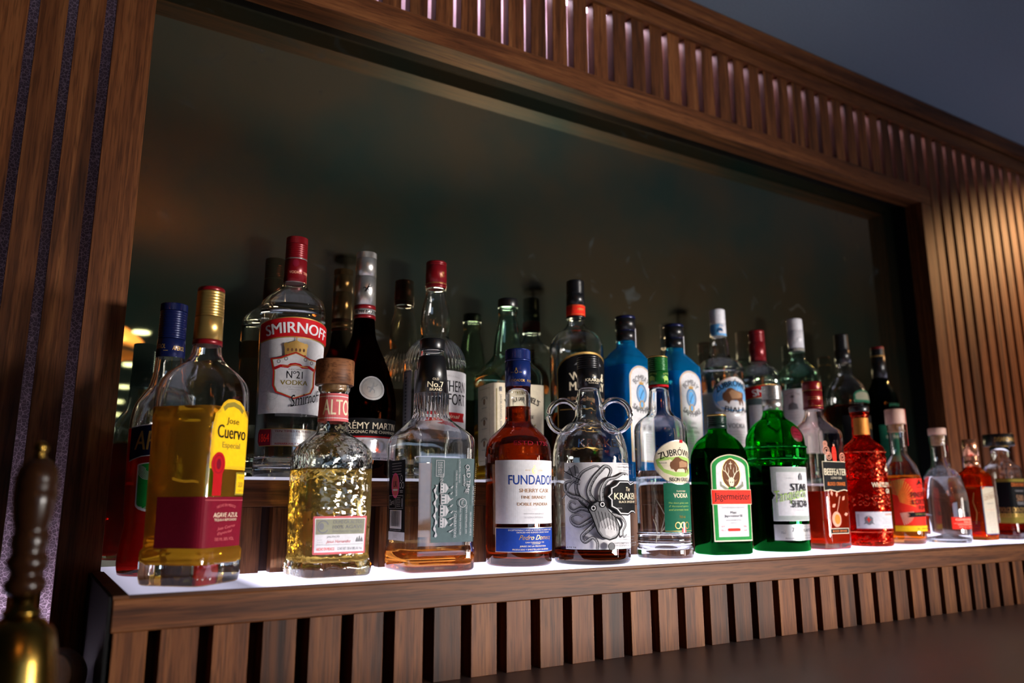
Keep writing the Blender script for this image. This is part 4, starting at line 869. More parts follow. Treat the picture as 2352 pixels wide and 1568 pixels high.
l.txt('KRAKEN', -15, 172, 74, 12, G['clear'], bold=.01); l.done('embossing', t)
l = Lab(F, 90); l.rect(-78, 60, 21.5, 143.5, 'paper_white')
def limb(pts, w0, w1, spots=True):
    P_ = np.array(pts, float); n = len(P_); tt = np.linspace(0, n-1, n*5); X = []
    for q in tt:
        i = min(int(q), n-2); f = q-i
        p0, p1, p2, p3 = P_[max(i-1, 0)], P_[i], P_[i+1], P_[min(i+2, n-1)]
        X.append(0.5*((2*p1)+(-p0+p2)*f+(2*p0-5*p1+4*p2-p3)*f*f+(-p0+3*p1-3*p2+p3)*f**3))
    ws = [w0+(w1-w0)*k/(len(X)-1) for k in range(len(X))]
    l.line(X, ws, 'ink_black'); l.line(X, [w*.74 for w in ws], 'ink_grey'); l.line([(x-w*.12, y+w*.1) for (x, y), w in zip(X, ws)], [w*.24 for w in ws], 'ink_lgrey')
    for q in range(3, len(X)-2, 2): l.ell(X[q][0]+ws[q]*.2, X[q][1]-ws[q]*.2, ws[q]*.10, ws[q]*.10, 'ink_black', 6)
limb([(-34, 80), (-48, 86), (-56, 98), (-58, 112), (-50, 128), (-36, 136), (-26, 138), (-20, 130)], 8, 2)
limb([(-30, 84), (-40, 100), (-34, 118), (-22, 132), (-14, 138), (-6, 132), (-14, 116), (-22, 104)], 8, 2.2)
limb([(-36, 78), (-52, 92), (-66, 96), (-76, 104), (-76, 114), (-64, 116), (-52, 112)], 8, 2)
limb([(-36, 74), (-50, 78), (-62, 74), (-70, 80), (-66, 88), (-58, 84)], 6.5, 2)
limb([(-30, 68), (-42, 60), (-54, 54), (-64, 58), (-66, 66), (-56, 70), (-48, 66)], 6.5, 2)
limb([(-28, 64), (-38, 52), (-50, 40), (-46, 32), (-36, 38), (-30, 32), (-30, 22)], 6.5, 3.5)
limb([(-22, 88), (-22, 104), (-14, 118), (0, 122), (14, 128), (26, 126)], 7, 2)
limb([(-10, 70), (6, 66), (14, 56), (8, 46), (10, 38), (16, 42)], 6, 1.6)
limb([(-58, 118), (-66, 110), (-72, 98), (-78, 92)], 3.4, 1.6)
for (a, b) in ((-63, 131), (-69, 126), (-58, 134)): l.poly([(a-6, b-5), (a+7, b-7), (a+5, b+2), (a+1, b+6), (a-4, b+3)], 'ink_grey')
l.line([(-74, 132), (-50, 118)], 1.2, 'ink_black'); l.line([(-66, 138), (-60, 122)], .8, 'ink_black'); l.line([(-58, 140), (-56, 124)], .8, 'ink_black')
hd = [(-40, 84), (-30, 90), (-20, 86), (-14, 76), (-4, 66), (2, 54), (2, 44), (-4, 37), (-14, 34), (-24, 38), (-30, 46), (-34, 58), (-38, 70), (-42, 78)]
l.poly(hd, 'ink_black'); cxh, cyh = -17, 56
l.poly([((x-cxh)*.9+cxh, (y-cyh)*.93+cyh) for x, y in hd], 'ink_grey')
l.poly([(-26, 60), (-16, 66), (-6, 60), (0, 50), (-3, 41), (-13, 36.5), (-22, 40), (-27, 48)], 'ink_lgrey')
l.poly([(-20, 50), (-12, 56), (-4, 50), (-4, 43), (-12, 38.5), (-19, 42)], 'paper_white')
for k in range(7): l.line([(-33+k*4.6, 76-k*1.0), (-27+k*4.0, 52-k*.8)], .45, 'ink_black')
for (u, v) in ((-34, 79), (-22.5, 84)): l.ell(u, v, 4.2, 4.8, 'ink_black'); l.ell(u, v, 3, 3.5, 'paper_white'); l.ell(u, v, 1.7, 2, 'ink_black')
pl = [(-17, 95), (-12, 100), (-12, 108), (-4, 112), (2, 118), (20, 118), (26, 114), (36, 116), (46, 118), (60, 116), (60, 70), (46, 69), (36, 72), (26, 72), (18, 68), (2, 69), (-4, 76), (-12, 80), (-12, 90)]
l.poly(pl, 'ink_black'); l.poly([((x-22)*.95+22, (y-94)*.93+94) for x, y in pl], 'paper_white'); l.poly([((x-22)*.90+22, (y-94)*.87+94) for x, y in pl], 'ink_black')
l.txt('KRAKEN', 19, 95.5, 50, 9, 'ink_cream', bold=.03); l.txt('The', 19, 105.5, 9, 6, 'ink_cream', shear=.3); l.txt('BLACK SPICED RUM', 21, 87.5, 40, 3, 'ink_cream', bold=.02); l.txt('700 ML', 2, 78.5, 8, 2, 'ink_lgrey')
l.txt('WASHINGTON & OREGON', 23, 141, 28, 1.8, 'ink_black'); l.txt('Sea Monsters', 21, 137, 22, 3, 'ink_black'); l.rows(20, 132.5, 20, 3, 2.4, .6, 'ink_grey', 2)
l.txt('Fig. on THE KRAKEN', 20, 38, 28, 2.2, 'ink_grey', shear=.2); l.txt('Con. Aestheticus', 20, 34.5, 20, 1.8, 'ink_grey', shear=.2); l.txt('A SPIRIT DRINK MADE WITH CARIBBEAN', 24, 29.5, 48, 2.6, 'ink_grey'); l.txt('RUM WITH SPICES, COLOUR, FLAVOURS', 24, 26, 48, 2.4, 'ink_grey')
l.txt('PLATE 94', -66, 24.6, 18, 2.2, 'ink_black'); l.ell(-12, 26, 4, 4.5, 'ink_grey'); l.ringl(-12, 26, 4.4, 5, .8, 'ink_black')
l.done('label', t, 'white label with engraved octopus and black plaque')
l = Lab(F, 90); l.rect(100, 172, 24, 140, 'paper_peach'); l.done('back_label', t)

# bison grass vodka
t, F, c = bottle('zub', 'vodka_bottle', 'slim clear vodka bottle with green cap, bison oval and green label, grass blade inside', 'clear', 'water', 136, punt=3, base=14)
cap_obj(t, [(272.7, 276.5, 16.7, 16.7, 'ink_red', 'plain'), (276.7, 299, 16.7, 16.6, 'cap_green', 'plain'), (299.2, 322.3, 16.6, 16.6, 'cap_green', 'screw'), (322.5, 324.9, 16.8, 16.3, 'cap_gold', 'plain')])
l = Lab(Cyl(276, 299, 16.8, 16.7), 290, 0.0001)
for u in (-22, 4):
    l.txt('ZUBROWKA', u, 295, 16, 2.6, 'ink_lime', bold=.03, bend=20); l.poly([(u-6, 280), (u-5, 280), (u-4.6, 283), (u+2, 283.4), (u+2.4, 280), (u+3.4, 280), (u+3.8, 284), (u+4.4, 288), (u+1, 290.5), (u-3, 291.5), (u-6.4, 289.6), (u-8, 286.6), (u-6.6, 285)], 'ink_lime')
l.done('cap_print', t)
def torus(bm, r, z, rad, n=64): tube(bm, [(r*math.sin(2*math.pi*k/n), -r*math.cos(2*math.pi*k/n), z) for k in range(n+1)], rad, 8, cap=False)

for zz in (0.0375, 0.0235): bm = bmesh.new(); torus(bm, 0.0424, zz, 0.0014); link('base_ring', bm, G['clear'], t)
for (a, b, h0, h1) in ((-0.024, 0.010, .030, .085), (0.004, -0.022, .03, .09), (-0.014, -0.002, .045, .118), (-0.028, -0.03, .02, .06), (0.012, 0.02, .16, .205), (-0.02, -0.006, .03, .1)):
    bm = bmesh.new(); tube(bm, [(a+(b-a)*q, -0.010-0.006*math.sin(q*3), h0+(h1-h0)*q) for q in [k/8 for k in range(9)]], 0.0007, 6); link('grass_blade', bm, MATS['ink_cream'], t)
l = Lab(F, 79); l.rect(-30, 52, 40, 116, 'ink_dgreen'); l.rect(-30, 52, 42, 42.8, 'foil_gold'); l.txt('FLAVOURED', 0, 103.5, 18, 2.2, 'ink_cream'); l.txt('VODKA', 0, 96.8, 29, 7, 'ink_cream', bold=.03)
for k, s_ in enumerate(('The bison grass vodka', 'Z flavoured spirit is', 'and aromatic herbal')): l.txt(s_, -3, 85-k*5, 40, 3, 'ink_lime', shear=.3)
l.txt('700 ml', 0, 64, 12, 4, 'ink_olive'); [l.ringl(u, 51, 4.5, 4.8, 1.1, 'foil_gold') for u in (-9, 1, 10)]; l.rect(-2, 7, 40, 47, 'ink_pale_red'); l.rect(1, 4, 40, 56, 'paper_white'); l.done('lower_label', t, 'green lower label')
l = Lab(F, 148); l.ell(-2, 148.5, 42, 34.8, 'foil_silver', 40); l.ell(-2, 148.5, 41, 33.6, 'paper_cream', 40)
l.poly([(-41, 152), (-30, 157), (-15, 156), (0, 158), (18, 156), (34, 153), (38, 146), (30, 132), (12, 126), (-10, 126), (-28, 132), (-38, 142)], 'ink_lime') ; l.poly([(-36, 150), (-20, 152), (-6, 150), (20, 151), (30, 142), (10, 133), (-12, 133), (-28, 138)], 'paper_cream')
bis = [(-13, 137), (-10, 134), (-8, 133), (-7, 136), (-4, 138), (6, 138.5), (10, 137), (11, 132), (14, 131.5), (14.5, 138), (18, 134), (19.5, 131), (21.5, 131.5), (20.5, 141), (22, 147), (20, 150.5), (12, 151.5), (4, 153), (-3, 156.5), (-9, 156), (-14, 151), (-18, 148), (-19, 143), (-17, 138)]
l.poly(bis, 'ink_brown'); l.poly([(-2, 140), (10, 141), (17, 142), (18, 148), (10, 149.5), (3, 151), (-2, 149)], 'ink_tan'); l.line([(-16, 150), (-19, 153)], 1, 'ink_cream')
l.txt('ZUBR\u00d3WKA', -1, 165.5, 72, 13, 'ink_black', bold=.02, bend=88); l.ell(-37, 173.5, 1.4, 1.5, 'ink_black'); l.txt('UNIQUE', -30, 147, 14, 2, 'ink_grey'); l.txt('BISON GRASS', -1, 121.5, 38, 6, 'ink_black', bold=.015); l.rect(0, 7, 179, 184, 'ink_red')
l.done('label', t, 'cream oval label with brown bison on grass')

# green herbal liqueur, flat bottle
JP = [[0, 40, 27, 8], [3, 42.5, 29, 8], [120, 43.5, 30, 8], [160, 43.5, 30, 7], [176, 41, 28, 5], [190, 33.5, 24, 4], [199, 24, 19, 3], [205, 17.5, 16, 2], [212, 16, 16, 2], [220, 15.5, 15.5, 2]]
PR['jager'] = (1.018, 0.985, -8, JP, [220, 243, 16.5])
t, F, c = bottle('jager', 'liqueur_bottle', 'flat dark green herbal liqueur bottle with stag label and orange name band', 'green', 'black', 176, base=8)
cap_obj(t, [(211, 219, 17.2, 16.8, 'cap_dgreen', 'plain'), (219.2, 233, 16.6, 16.6, 'cap_dgreen', 'screw'), (233.2, 236.5, 16.8, 16.4, 'cap_gold', 'plain')])
l = Lab(F, 90); l.arch(-40, 40, 22, 166, 'paper_cream', 20); l.arch(-38, 38, 24, 164.4, 'ink_green', 19); l.arch(-31, 31, 29.5, 158, 'paper_white', 15)
l.ell(0, 134, 20, 25, 'ink_brown'); l.ringl(0, 134, 20, 25, 1, 'foil_gold'); l.line([(0, 141), (0, 154)], 1.4, 'ink_cream'); l.line([(-4, 150), (4, 150)], 1.4, 'ink_cream')
l.poly([(-6, 124), (0, 128), (6, 124), (5, 116), (0, 108), (-5, 116)], 'ink_cream'); l.poly([(-3.4, 121), (-1, 119), (-3, 117)], 'ink_black'); l.poly([(3.4, 121), (1, 119), (3, 117)], 'ink_black'); l.ell(0, 111, 2, 1.6, 'ink_black')
for s_ in (-1, 1):
    l.line([(s_*3, 125), (s_*7, 131), (s_*12, 137), (s_*13, 144), (s_*10, 150)], [2, 1.6, 1.4, 1.1, .5], 'ink_cream'); l.line([(s_*11, 136), (s_*17, 139), (s_*18, 144)], [1.2, 1, .4], 'ink_cream'); l.line([(s_*7, 131), (s_*5, 138), (s_*7, 144)], [1.2, 1, .4], 'ink_cream'); l.poly([(s_*6, 122), (s_*12, 124), (s_*7, 119)], 'ink_tan')
    l.line([(s_*2, 106), (s_*12, 108), (s_*22, 114), (s_*22, 120)], [4, 4.5, 4, 2], 'ink_sage')
l.poly([(-9, 104), (9, 104), (6, 112), (0, 109), (-6, 112)], 'ink_green')
l.rect(-41, 41, 82, 107, 'ink_cream'); l.rect(-40, 40, 83, 106, 'ink_bred'); l.txt('J\u00e4germeister', 0, 94, 72, 15, 'ink_black', bold=.03)
l.txt('UNVERWECHSELBAR IM GESCHMACK', 0, 77, 46, 1.6, 'ink_grey'); l.txt('Mast', 0, 69, 12, 4, 'ink_black', bold=.02); l.txt('J\u00e4germeister SE', 0, 63, 36, 5, 'ink_black', bold=.02); l.txt('WOLFENB\u00dcTTEL', 0, 56.5, 32, 2.4, 'ink_grey'); l.txt('GERMANY', 0, 52, 14, 1.8, 'ink_grey'); l.rect(-12, 12, 38.5, 43, 'ink_bred', 1.5)
l.txt('0,7l', -22, 46, 6, 2.6, 'ink_bred'); l.txt('70 cl', -22, 40, 8, 2.6, 'ink_bred'); l.txt('35%', 22, 46, 6, 2.6, 'ink_bred'); l.txt('vol', 22, 40, 6, 2.6, 'ink_bred'); l.frame(-28, 28, 32, 80, .4, 'ink_lgrey'); l.done('label', t, 'green and white stag label with orange-red name band')

# green gin with silver cap
t, F, c = bottle('tanq', 'gin_bottle', 'broad green gin bottle with silver screw cap, grey label and dark red seal', 'green', 'gin', 150, punt=4)
cap_obj(t, [(252.3, 272, 18.1, 17.8, 'cap_silver', 'plain'), (272.2, 298, 17.6, 17.6, 'cap_silver', 'screw'), (298.1, 299, 17.4, 17.2, 'cap_silver', 'plain')])
for rr, zz in ((0.0538, 0.163), (0.0543, 0.184)): bm = bmesh.new(); torus(bm, rr, zz, 0.0018); link('shoulder_ring', bm, G['green'], t)
l = Lab(F, 206, 0.0008); l.ell(2, 206, 15, 14.5, 'seal_maroon'); l.ell(2, 206, 11, 10.5, 'ink_maroon'); l.txt('T', 2, 206, 8, 8, 'seal_maroon'); l.done('seal', t, 'dark red round seal on the shoulder')
l = Lab(F, 100); l.poly([(-54, 147), (50, 147), (50, 53), (-54, 53), (-54, 90), (-48, 97), (-54, 104)], 'paper_white'); l.poly([(-53, 146), (49, 146), (49, 54), (-53, 54), (-53, 89), (-46, 97), (-53, 105)], 'paper_grey')
l.rect(-45, 41, 62, 138, 'paper_white'); l.poly([(-46, 104), (-38, 97), (-46, 90)], 'paper_grey')
for k in range(11):
    l.ringl(-49.5, 60+k*8.2, 2.6, 2.8, .4, 'ink_lgrey', n=12)
    l.ringl(-44+k*8.6, 58, 2.6, 2.4, .4, 'ink_lgrey', n=12); l.ringl(-44+k*8.6, 142, 2.6, 2.4, .4, 'ink_lgrey', n=12)
l.poly([(-4, 124), (4, 124), (4, 131), (2, 134), (0, 137), (-2, 134), (-4, 131)], 'ink_grey'); l.txt('1830', -22, 127, 12, 2, 'ink_lgrey')
l.txt('Tanqueray', -17, 97, 64, 26, 'ink_lime', shear=.45, rot=10, bold=-.012)
l.txt('STAR', -3, 111.5, 36, 12.5, 'ink_black', bold=.05); l.txt('OF THE', -2, 97, 34, 6, 'ink_grey', bold=.02); l.txt('SHOW', -3, 82.5, 38, 12.5, 'ink_black', bold=.05); l.txt('LIMITED EDITION', -2, 71.5, 24, 1.8, 'ink_lgrey'); l.done('label', t, 'grey ornamental label with black capitals over a green signature')
l = Lab(F, 34); l.rect(-54, 50, 20, 47, 'foil_silver'); l.txt('Tanqueray', 4, 37, 56, 9.5, 'ink_black', shear=.35, bold=.015); l.txt('LONDON DRY GIN', 0, 28, 40, 2.8, 'ink_grey'); l.txt('PRODUCED & BOTTLED IN SCOTLAND', -6, 23.5, 60, 2, 'ink_black'); l.txt('EXPORT STRENGTH', 12, 43.8, 26, 1.8, 'ink_lgrey'); l.txt('70cl', -39, 33, 8, 4, 'ink_grey'); l.done('lower_label', t, 'silver lower label with black script')

# blood orange gin
t, F, c = bottle('beef', 'gin_bottle', 'square orange-red gin bottle with red cap and black shield label', 'pink', 'orange', 105, wall=2.6, base=11)
cap_obj(t, [(261.4, 265, 18.6, 18.6, 'cap_red', 'plain'), (265.2, 297, 18.4, 18.2, 'cap_red', 'plain'), (297.2, 298.2, 18.6, 18.6, 'foil_gold', 'plain'), (298.4, 315.3, 18.3, 18.0, 'cap_red', 'round')])
l = Lab(Cyl(265, 315, 18.5, 18.3), 290, 0.0001); l.ringl(-2, 307, 3.4, 4, 1.2, 'foil_gold'); l.ell(-2, 307, 1.6, 2, 'foil_gold'); [l.rect(-26, 22, z, z+.6, 'foil_gold') for z in (267, 280, 284)]; l.done('cap_print', t)
l = Lab(F, 120)
l.poly([(-34, 160), (34, 160), (34, 105), (20, 107), (8, 105), (0, 103), (-8, 105), (-20, 107), (-34, 105)], 'ink_cream'); l.poly([(-33, 159), (33, 159), (33, 106.5), (20, 108.5), (8, 106.4), (0, 104.6), (-8, 106.4), (-20, 108.5), (-33, 106.5)], 'ink_black')
l.txt('BEEFEATER', 0, 140.5, 62, 12, 'ink_cream', bold=.03); l.txt('LONDON', 0, 129.5, 30, 4.4, 'ink_cream', bold=.02); l.txt('BLOOD ORANGE', 0, 118.5, 50, 6.5, 'ink_orange', bold=.03)
l.poly([(-5, 160), (5, 160), (6, 178), (4, 186), (2, 188), (2, 192), (-2, 192), (-2, 188), (-5, 186), (-7, 176)], 'ink_bred'); l.ell(0, 190.5, 2.2, 2.6, 'ink_salmon'); l.rect(-2.6, 2.6, 192, 195.5, 'ink_black'); l.rect(-5.4, 5.4, 175, 176, 'ink_black')
for (u, v, r_) in ((-22, 180, 8), (-16, 170, 7), (22, 168, 8), (-24, 192, 5)): l.ringl(u, v, r_, r_, 1.6, 'ink_salmon', n=10); l.ringl(u, v, r_*.5, r_*.5, 1.4, 'ink_salmon', n=8)
l.done('label', t, 'black shield label with cream capitals and red guardsman')
l = Lab(F, 60)
l.ell(-8, 54, 13, 14, 'ink_salmon'); l.ell(-6, 54, 8, 9, 'ink_orange'); l.line([(-6, 66), (0, 80), (6, 96)], 1.6, 'ink_salmon')
for (a, b, rr) in ((-18, 76, 30), (-4, 94, 80), (12, 88, 50), (14, 62, 10), (-16, 96, 100)): l.poly([(a, b), (a+6*math.cos(R(rr-35)), b+6*math.sin(R(rr-35))), (a+12*math.cos(R(rr)), b+12*math.sin(R(rr))), (a+6*math.cos(R(rr+35)), b+6*math.sin(R(rr+35)))], 'ink_salmon')
l.rect(-28, 24, 28, 38, 'ink_cream'); l.rect(-27, 23, 29, 37, 'ink_black'); l.txt('BLOOD ORANGE', -2, 33, 40, 3.6, 'ink_orange'); l.done('lower_label', t)

# ruby embossed gin
t, F, c = bottle('whit', 'gin_bottle', 'embossed red gin bottle with black stopper, gold flecked neck and white base label', 'red', 'ruby', 127, punt=4)
cap_obj(t, [(258, 264.8, 15.2, 15.2, 'cap_black', 'plain'), (265, 276.6, 18.7, 18.7, 'cap_black', 'round')], 'stopper')
for zz in (0.183, 0.028): bm = bmesh.new(); torus(bm, 0.0418, zz, 0.0013); link('moulded_ring', bm, G['red'], t)
l = Lab(F, 235); l.rect(-30, 30, 218, 252, plain('gold_fleck', (0.55, 0.20, 0.03), 0.4, 0.6, bump=(600, 1.0))); l.done('neck_label', t, 'gold flecked neck band')
l = Lab(F, 50); l.rect(-64, 64, 33.5, 66, 'paper_white'); l.rect(-64, 64, 33.5, 34.6, 'ink_pale_red')
l.poly([(-50, 42), (-46, 48), (-48, 54), (-44, 58), (-40, 55), (-36, 58), (-32, 54), (-34, 48), (-30, 42), (-36, 44), (-40, 41), (-44, 44)], 'ink_grey'); l.ringl(-40, 50, 7, 8, 1.2, 'ink_grey'); l.rect(-41.2, -38.8, 46, 56, 'ink_bred'); l.rect(-44, -36, 50, 52, 'ink_bred'); l.rect(-62, -57, 38, 62, 'ink_lgrey')
l.txt('ALC 43% VOL', -2, 38, 20, 2, 'ink_grey'); l.rows(2, 54, 34, 4, 3.2, .9, 'ink_lgrey', 5); l.txt('70CL', 22, 38, 8, 2, 'ink_grey'); l.txt('RASPBERRY', 8, 61, 30, 4, 'ink_salmon', bold=.02); l.done('lower_label', t, 'white base label with small crest')
l = Lab(F, 120); l.txt('WHITLEY NEILL', 6, 118, 70, 9, 'ink_cream', bold=.03); l.txt('GIN', 10, 106, 16, 9, 'ink_cream', bold=.03); l.rect(15, 17, 134, 146, 'ink_cream')
for (a, b, r_) in ((16, 151, 6), (10, 148, 4.5), (22, 148, 4.5), (16, 156, 4)): l.ell(a, b, r_, r_*.9, 'ink_cream', 14)
l.done('label', t, 'white printed name and tree')
bm = bmesh.new(); rn = random.Random(3)
def scroll(bm, u, z, r, dirn):
    pts = []
    for k in range(15):
        a = k*0.5*dirn; rr = r*(1-k/17); uu = u+rr*math.cos(a); zz = z+rr*math.sin(a); th = uu/0.0413; ra = F.at(zz)[0]+0.0003
        pts.append((ra*math.sin(th), -ra*math.cos(th), zz))
    tube(bm, pts, 0.0009, 6)
for k in range(18):
    for z in (0.168, 0.154, 0.140, 0.094, 0.082): scroll(bm, (k-9)*0.0135+rn.uniform(-.002, .002), z+rn.uniform(-.002, .002), 0.006, 1 if k % 2 else -1)
link('embossed_scrolls', bm, G['red'], t)

# pineapple rum
t, F, c = bottle('pine', 'rum_bottle', 'orange rum bottle with pinkish stopper and red palm leaf label', 'clear', 'pine', 139, punt=4)
cap_obj(t, [(230, 246, 15.2, 15.2, 'cork', 'plain'), (246.4, 278, 20, 20, 'pale_stopper', 'round')], 'stopper')
l = Lab(Cyl(215, 279, 20.0, 20.3), 250, 0.0004); l.rect(6, 14, 200, 278, 'wax_red'); l.rect(9, 11, 215, 270, 'ink_cream'); l.done('seal_strip', t, 'red seal strip over the stopper')
l = Lab(F, 90); l.rect(-58, 58, 33, 132, 'ink_bred')
for k in range(14):
    a = R(-10+k*9); l.line([(-44, 84), (-44+34*math.cos(a)*.9, 84+46*math.sin(a))], [1.0, 2.6], 'ink_orange'); 
for k in range(10):
    a = R(-75+k*9); l.line([(-46, 62), (-46+26*math.cos(a), 62+24*math.sin(a))], [.8, 2.2], 'ink_salmon')
for k in range(9): l.line([(-58, 126-k*3), (-30-k*2, 131-k*4)], .9, 'ink_lime')
l.poly([(-9, 118), (-2, 126), (0, 130), (2, 126), (9, 118), (0, 122)], 'ink_black'); l.rows(0, 114, 16, 1, 1, 1, 'ink_black', 2)
l.txt('PINEAPPLE', 3, 99.5, 52, 10.5, 'ink_black', bold=.03, rot=3); l.txt('& COCONUT', 3, 85, 52, 10, 'ink_black', bold=.03, rot=2); l.txt('RUM', 1, 73, 18, 8, 'ink_black', bold=.03)
l.poly([(-32, 63), (40, 66), (40, 56), (-32, 54), (-28, 58.5)], 'ink_black'); l.txt('SPIRIT DRINK', 4, 60, 44, 3, 'ink_olive', bold=.03)
l.rect(-58, 58, 26, 37, 'paper_yellow'); l.txt('70cl   DRINK RESPONSIBLY', 6, 31.5, 46, 3, 'ink_black', bold=.02); l.done('label', t, 'red and orange palm leaf label with yellow foot')

# clear clementine gin
t, F, c = bottle('clem', 'gin_bottle', 'bell-shaped clear gin bottle with cork, red neck seal and small red label', 'clear', 'water', 137, punt=16, base=6)
cap_obj(t, [(205, 226.5, 13.5, 14.4, 'cork', 'plain'), (227, 242.3, 18.1, 18.1, 'pale_stopper', 'round')], 'stopper')
l = Lab(Cyl(180, 243, 17.0, 18.4), 225, 0.0004); l.rect(10, 18, 196, 242, 'wax_red'); l.ell(13, 198, 9, 10, 'wax_red'); l.ringl(13, 198, 6.5, 7.5, .6, 'ink_cream'); l.ell(13, 199, 4, 4.6, 'foil_bright'); l.rect(10, 16, 178, 192, 'wax_red'); l.done('seal_strip', t, 'red round neck seal with silver centre')
l = Lab(F, 41); l.rect(-38, 38, 28.5, 53, 'ink_bred'); l.txt('CLEMENTINE GIN', -2, 48, 56, 4.2, 'ink_cream', bold=.02); l.txt('SMALL BATCH', 6, 43, 36, 2.6, 'ink_cream'); l.rect(-34, 34, 40, 40.4, 'ink_cream'); l.rows(0, 37.4, 60, 1, 1, .9, 'ink_cream', 8); l.txt('500 ml  |  43% vol', -2, 32.5, 44, 2.4, 'ink_cream'); l.done('label', t, 'small red label near the base')
l = Lab(F, 41); l.rect(-148, -104, 18, 60, 'ink_dblue'); l.rect(-146, -106, 60, 90, 'paper_white')
l.done('back_label', t, 'dark blue back label with white top')

# square orange liqueur
t, F, c = bottle('coin', 'liqueur_bottle', 'square amber orange liqueur bottle with copper cap and cream label', 'amber', 'pine', 145, base=7)
cap_obj(t, [(160, 176, 15.8, 15.6, 'cap_copper', 'plain'), (176.2, 186, 15.4, 15.4, 'cap_copper', 'screw'), (186.2, 224, 15.6, 15.3, 'cap_copper', 'plain')])
l = Lab(F, 64); l.rect(-26, 26, 13, 117, 'ink_dblue'); l.rect(-24.5, 24.5, 15, 116, 'paper_cream'); l.txt('COINTREAU', 0, 95, 44, 8, 'ink_tan', rot=9, bold=.03); l.line([(-24, 86), (24, 94)], .8, 'ink_tan'); l.line([(-24, 98), (24, 106)], .8, 'ink_tan'); l.txt('LIQUEUR', 0, 80, 26, 3, 'ink_grey'); l.rect(-16, 16, 66, 66.6, 'ink_salmon'); l.rows(0, 60, 34, 8, 4.6, .7, 'ink_lgrey', 12); l.txt('40% vol', 0, 19.5, 20, 3, 'ink_grey')
l.poly([(-24, 111), (-12, 116), (-24, 116)], 'ink_orange'); l.done('label', t, 'cream label with slanting name band')
l = Lab(F, 64); l.line([(-44, 36), (-40, 60), (-46, 84), (-42, 104)], 1.6, 'foil_gold'); l.rows(-44, 40, 18, 6, 5, 1.6, 'ink_navy', 15); l.done('side_print', t)

# almond liqueur, big black stopper
t, F, c = bottle('disa', 'liqueur_bottle', 'square liqueur bottle with wide black cap and black and gold label', 'emb', 'wine', 36, base=8)
cap_obj(t, [(209, 211.5, 20, 20, 'foil_gold', 'plain'), (211.7, 239.3, 32.3, 32.3, 'cap_black', 'round')], 'stopper')
l = Lab(Cyl(212, 239, 32.4, 32.4), 225, 0.0002); l.txt('DISARONNO', -18, 225.5, 50, 10, 'foil_gold', bold=.03); l.done('cap_print', t)
l = Lab(F, 90); l.rect(-62, 31, 52, 136, 'ink_black'); l.rect(-62, 31, 36, 58, 'ink_olive'); l.txt('DISARONNO', -4, 122, 50, 8, 'ink_orange', bold=.02); l.rect(-60, 30, 128, 135, 'ink_olive'); l.txt('ORIGINALE', -4, 108, 34, 4, 'ink_lgrey'); l.txt('500', -5, 92, 28, 14, 'ink_tan', bold=.05); l.txt('YEARS', -5, 80, 28, 7, 'ink_lgrey', bold=.03); l.txt('DOLCEVITA', -5, 66, 56, 10, 'foil_gold', bold=.04); l.txt('DOLCEVITA', -5, 54, 56, 10, 'foil_gold', bold=.04)
l.txt('DOLCE', -48, 66, 24, 10, 'foil_gold', bold=.04); l.txt('DOLCE', -48, 54, 24, 10, 'foil_gold', bold=.04); l.done('label', t, 'black and gold label')
PR['purp'] = (2.052, 1.12, 0, [[0, 28, 28, 2], [5, 30, 30, 2], [100, 30, 30, 2], [125, 27, 27, 2], [142, 17, 17, 2], [150, 12, 12, 2], [165, 11.5, 11.5, 2]], [165, 190, 14])
t, F, c = bottle('purp', 'liqueur_bottle', 'small clear bottle with purple cap, half hidden behind the copper-capped amber bottle', 'pink', 'water', 90)
cap_obj(t, [(162, 196, 15.5, 15.5, 'cap_purple', 'round')]); l = Lab(F, 70); l.rect(-26, 26, 20, 100, 'ink_navy'); l.done('label', t)

# ================================================================== BACK ROW, ON THE RISER
# big red-label vodka
t, F, c = bottle('smir', 'vodka_bottle', 'large clear vodka bottle with long red cap and silver and red crown label', 'clear', 'water', 268, punt=6, base=16)
cap_obj(t, [(310.2, 348, 18.0, 17.4, 'cap_red', 'plain'), (348.3, 349.6, 17.2, 17.2, 'foil_silver', 'plain'), (349.8, 374, 17.2, 17.0, 'cap_red', 'screw'), (374.2, 385.8, 17.0, 16.8, 'cap_red', 'knurl')])
l = Lab(Cyl(308, 350, 18.2, 17.5), 325, 0.0001); l.txt('VODKA  TRIPLE', 6, 325, 40, 4.2, 'ink_salmon', bold=.02); l.ell(-4, 340, 5, 6, 'ink_maroon'); l.done('cap_print', t)
l = Lab(F, 155)
l.poly([(-66, 97), (66, 97), (66, 210), (40, 212), (0, 214), (-40, 212), (-66, 210)], 'paper_white')
for (u, v, r_) in ((-54, 175, 12), (-54, 175, 8), (-52, 145, 14), (-52, 145, 9), (-50, 118, 12), (-50, 118, 7), (-36, 128, 10), (-38, 112, 9), (40, 178, 11), (46, 160, 12), (46, 160, 8), (40, 130, 12), (48, 112, 10), (30, 108, 12), (52, 190, 8), (-56, 158, 5)): l.ringl(u, v, r_, r_*1.1, .35, 'ink_lgrey', 40, 380, n=22)
arc = lambda v, rise: [(u, v+rise*math.cos(u/66*1.35)) for u in range(-66, 67, 6)]
top, bot = arc(233, 10), arc(205, 9)
def band(a, b, m):
    for i in range(len(a)-1): l.poly([b[i], b[i+1], a[i+1], a[i]], m)
band([(u, v+1.6) for u, v in top], [(u, v-1.6) for u, v in bot], 'foil_gold'); l.n += 1; band(top, bot, 'ink_red')
l.txt('SMIRNOFF', 0, 228, 102, 17, 'paper_white', bold=.04, bend=230); l.n += 2
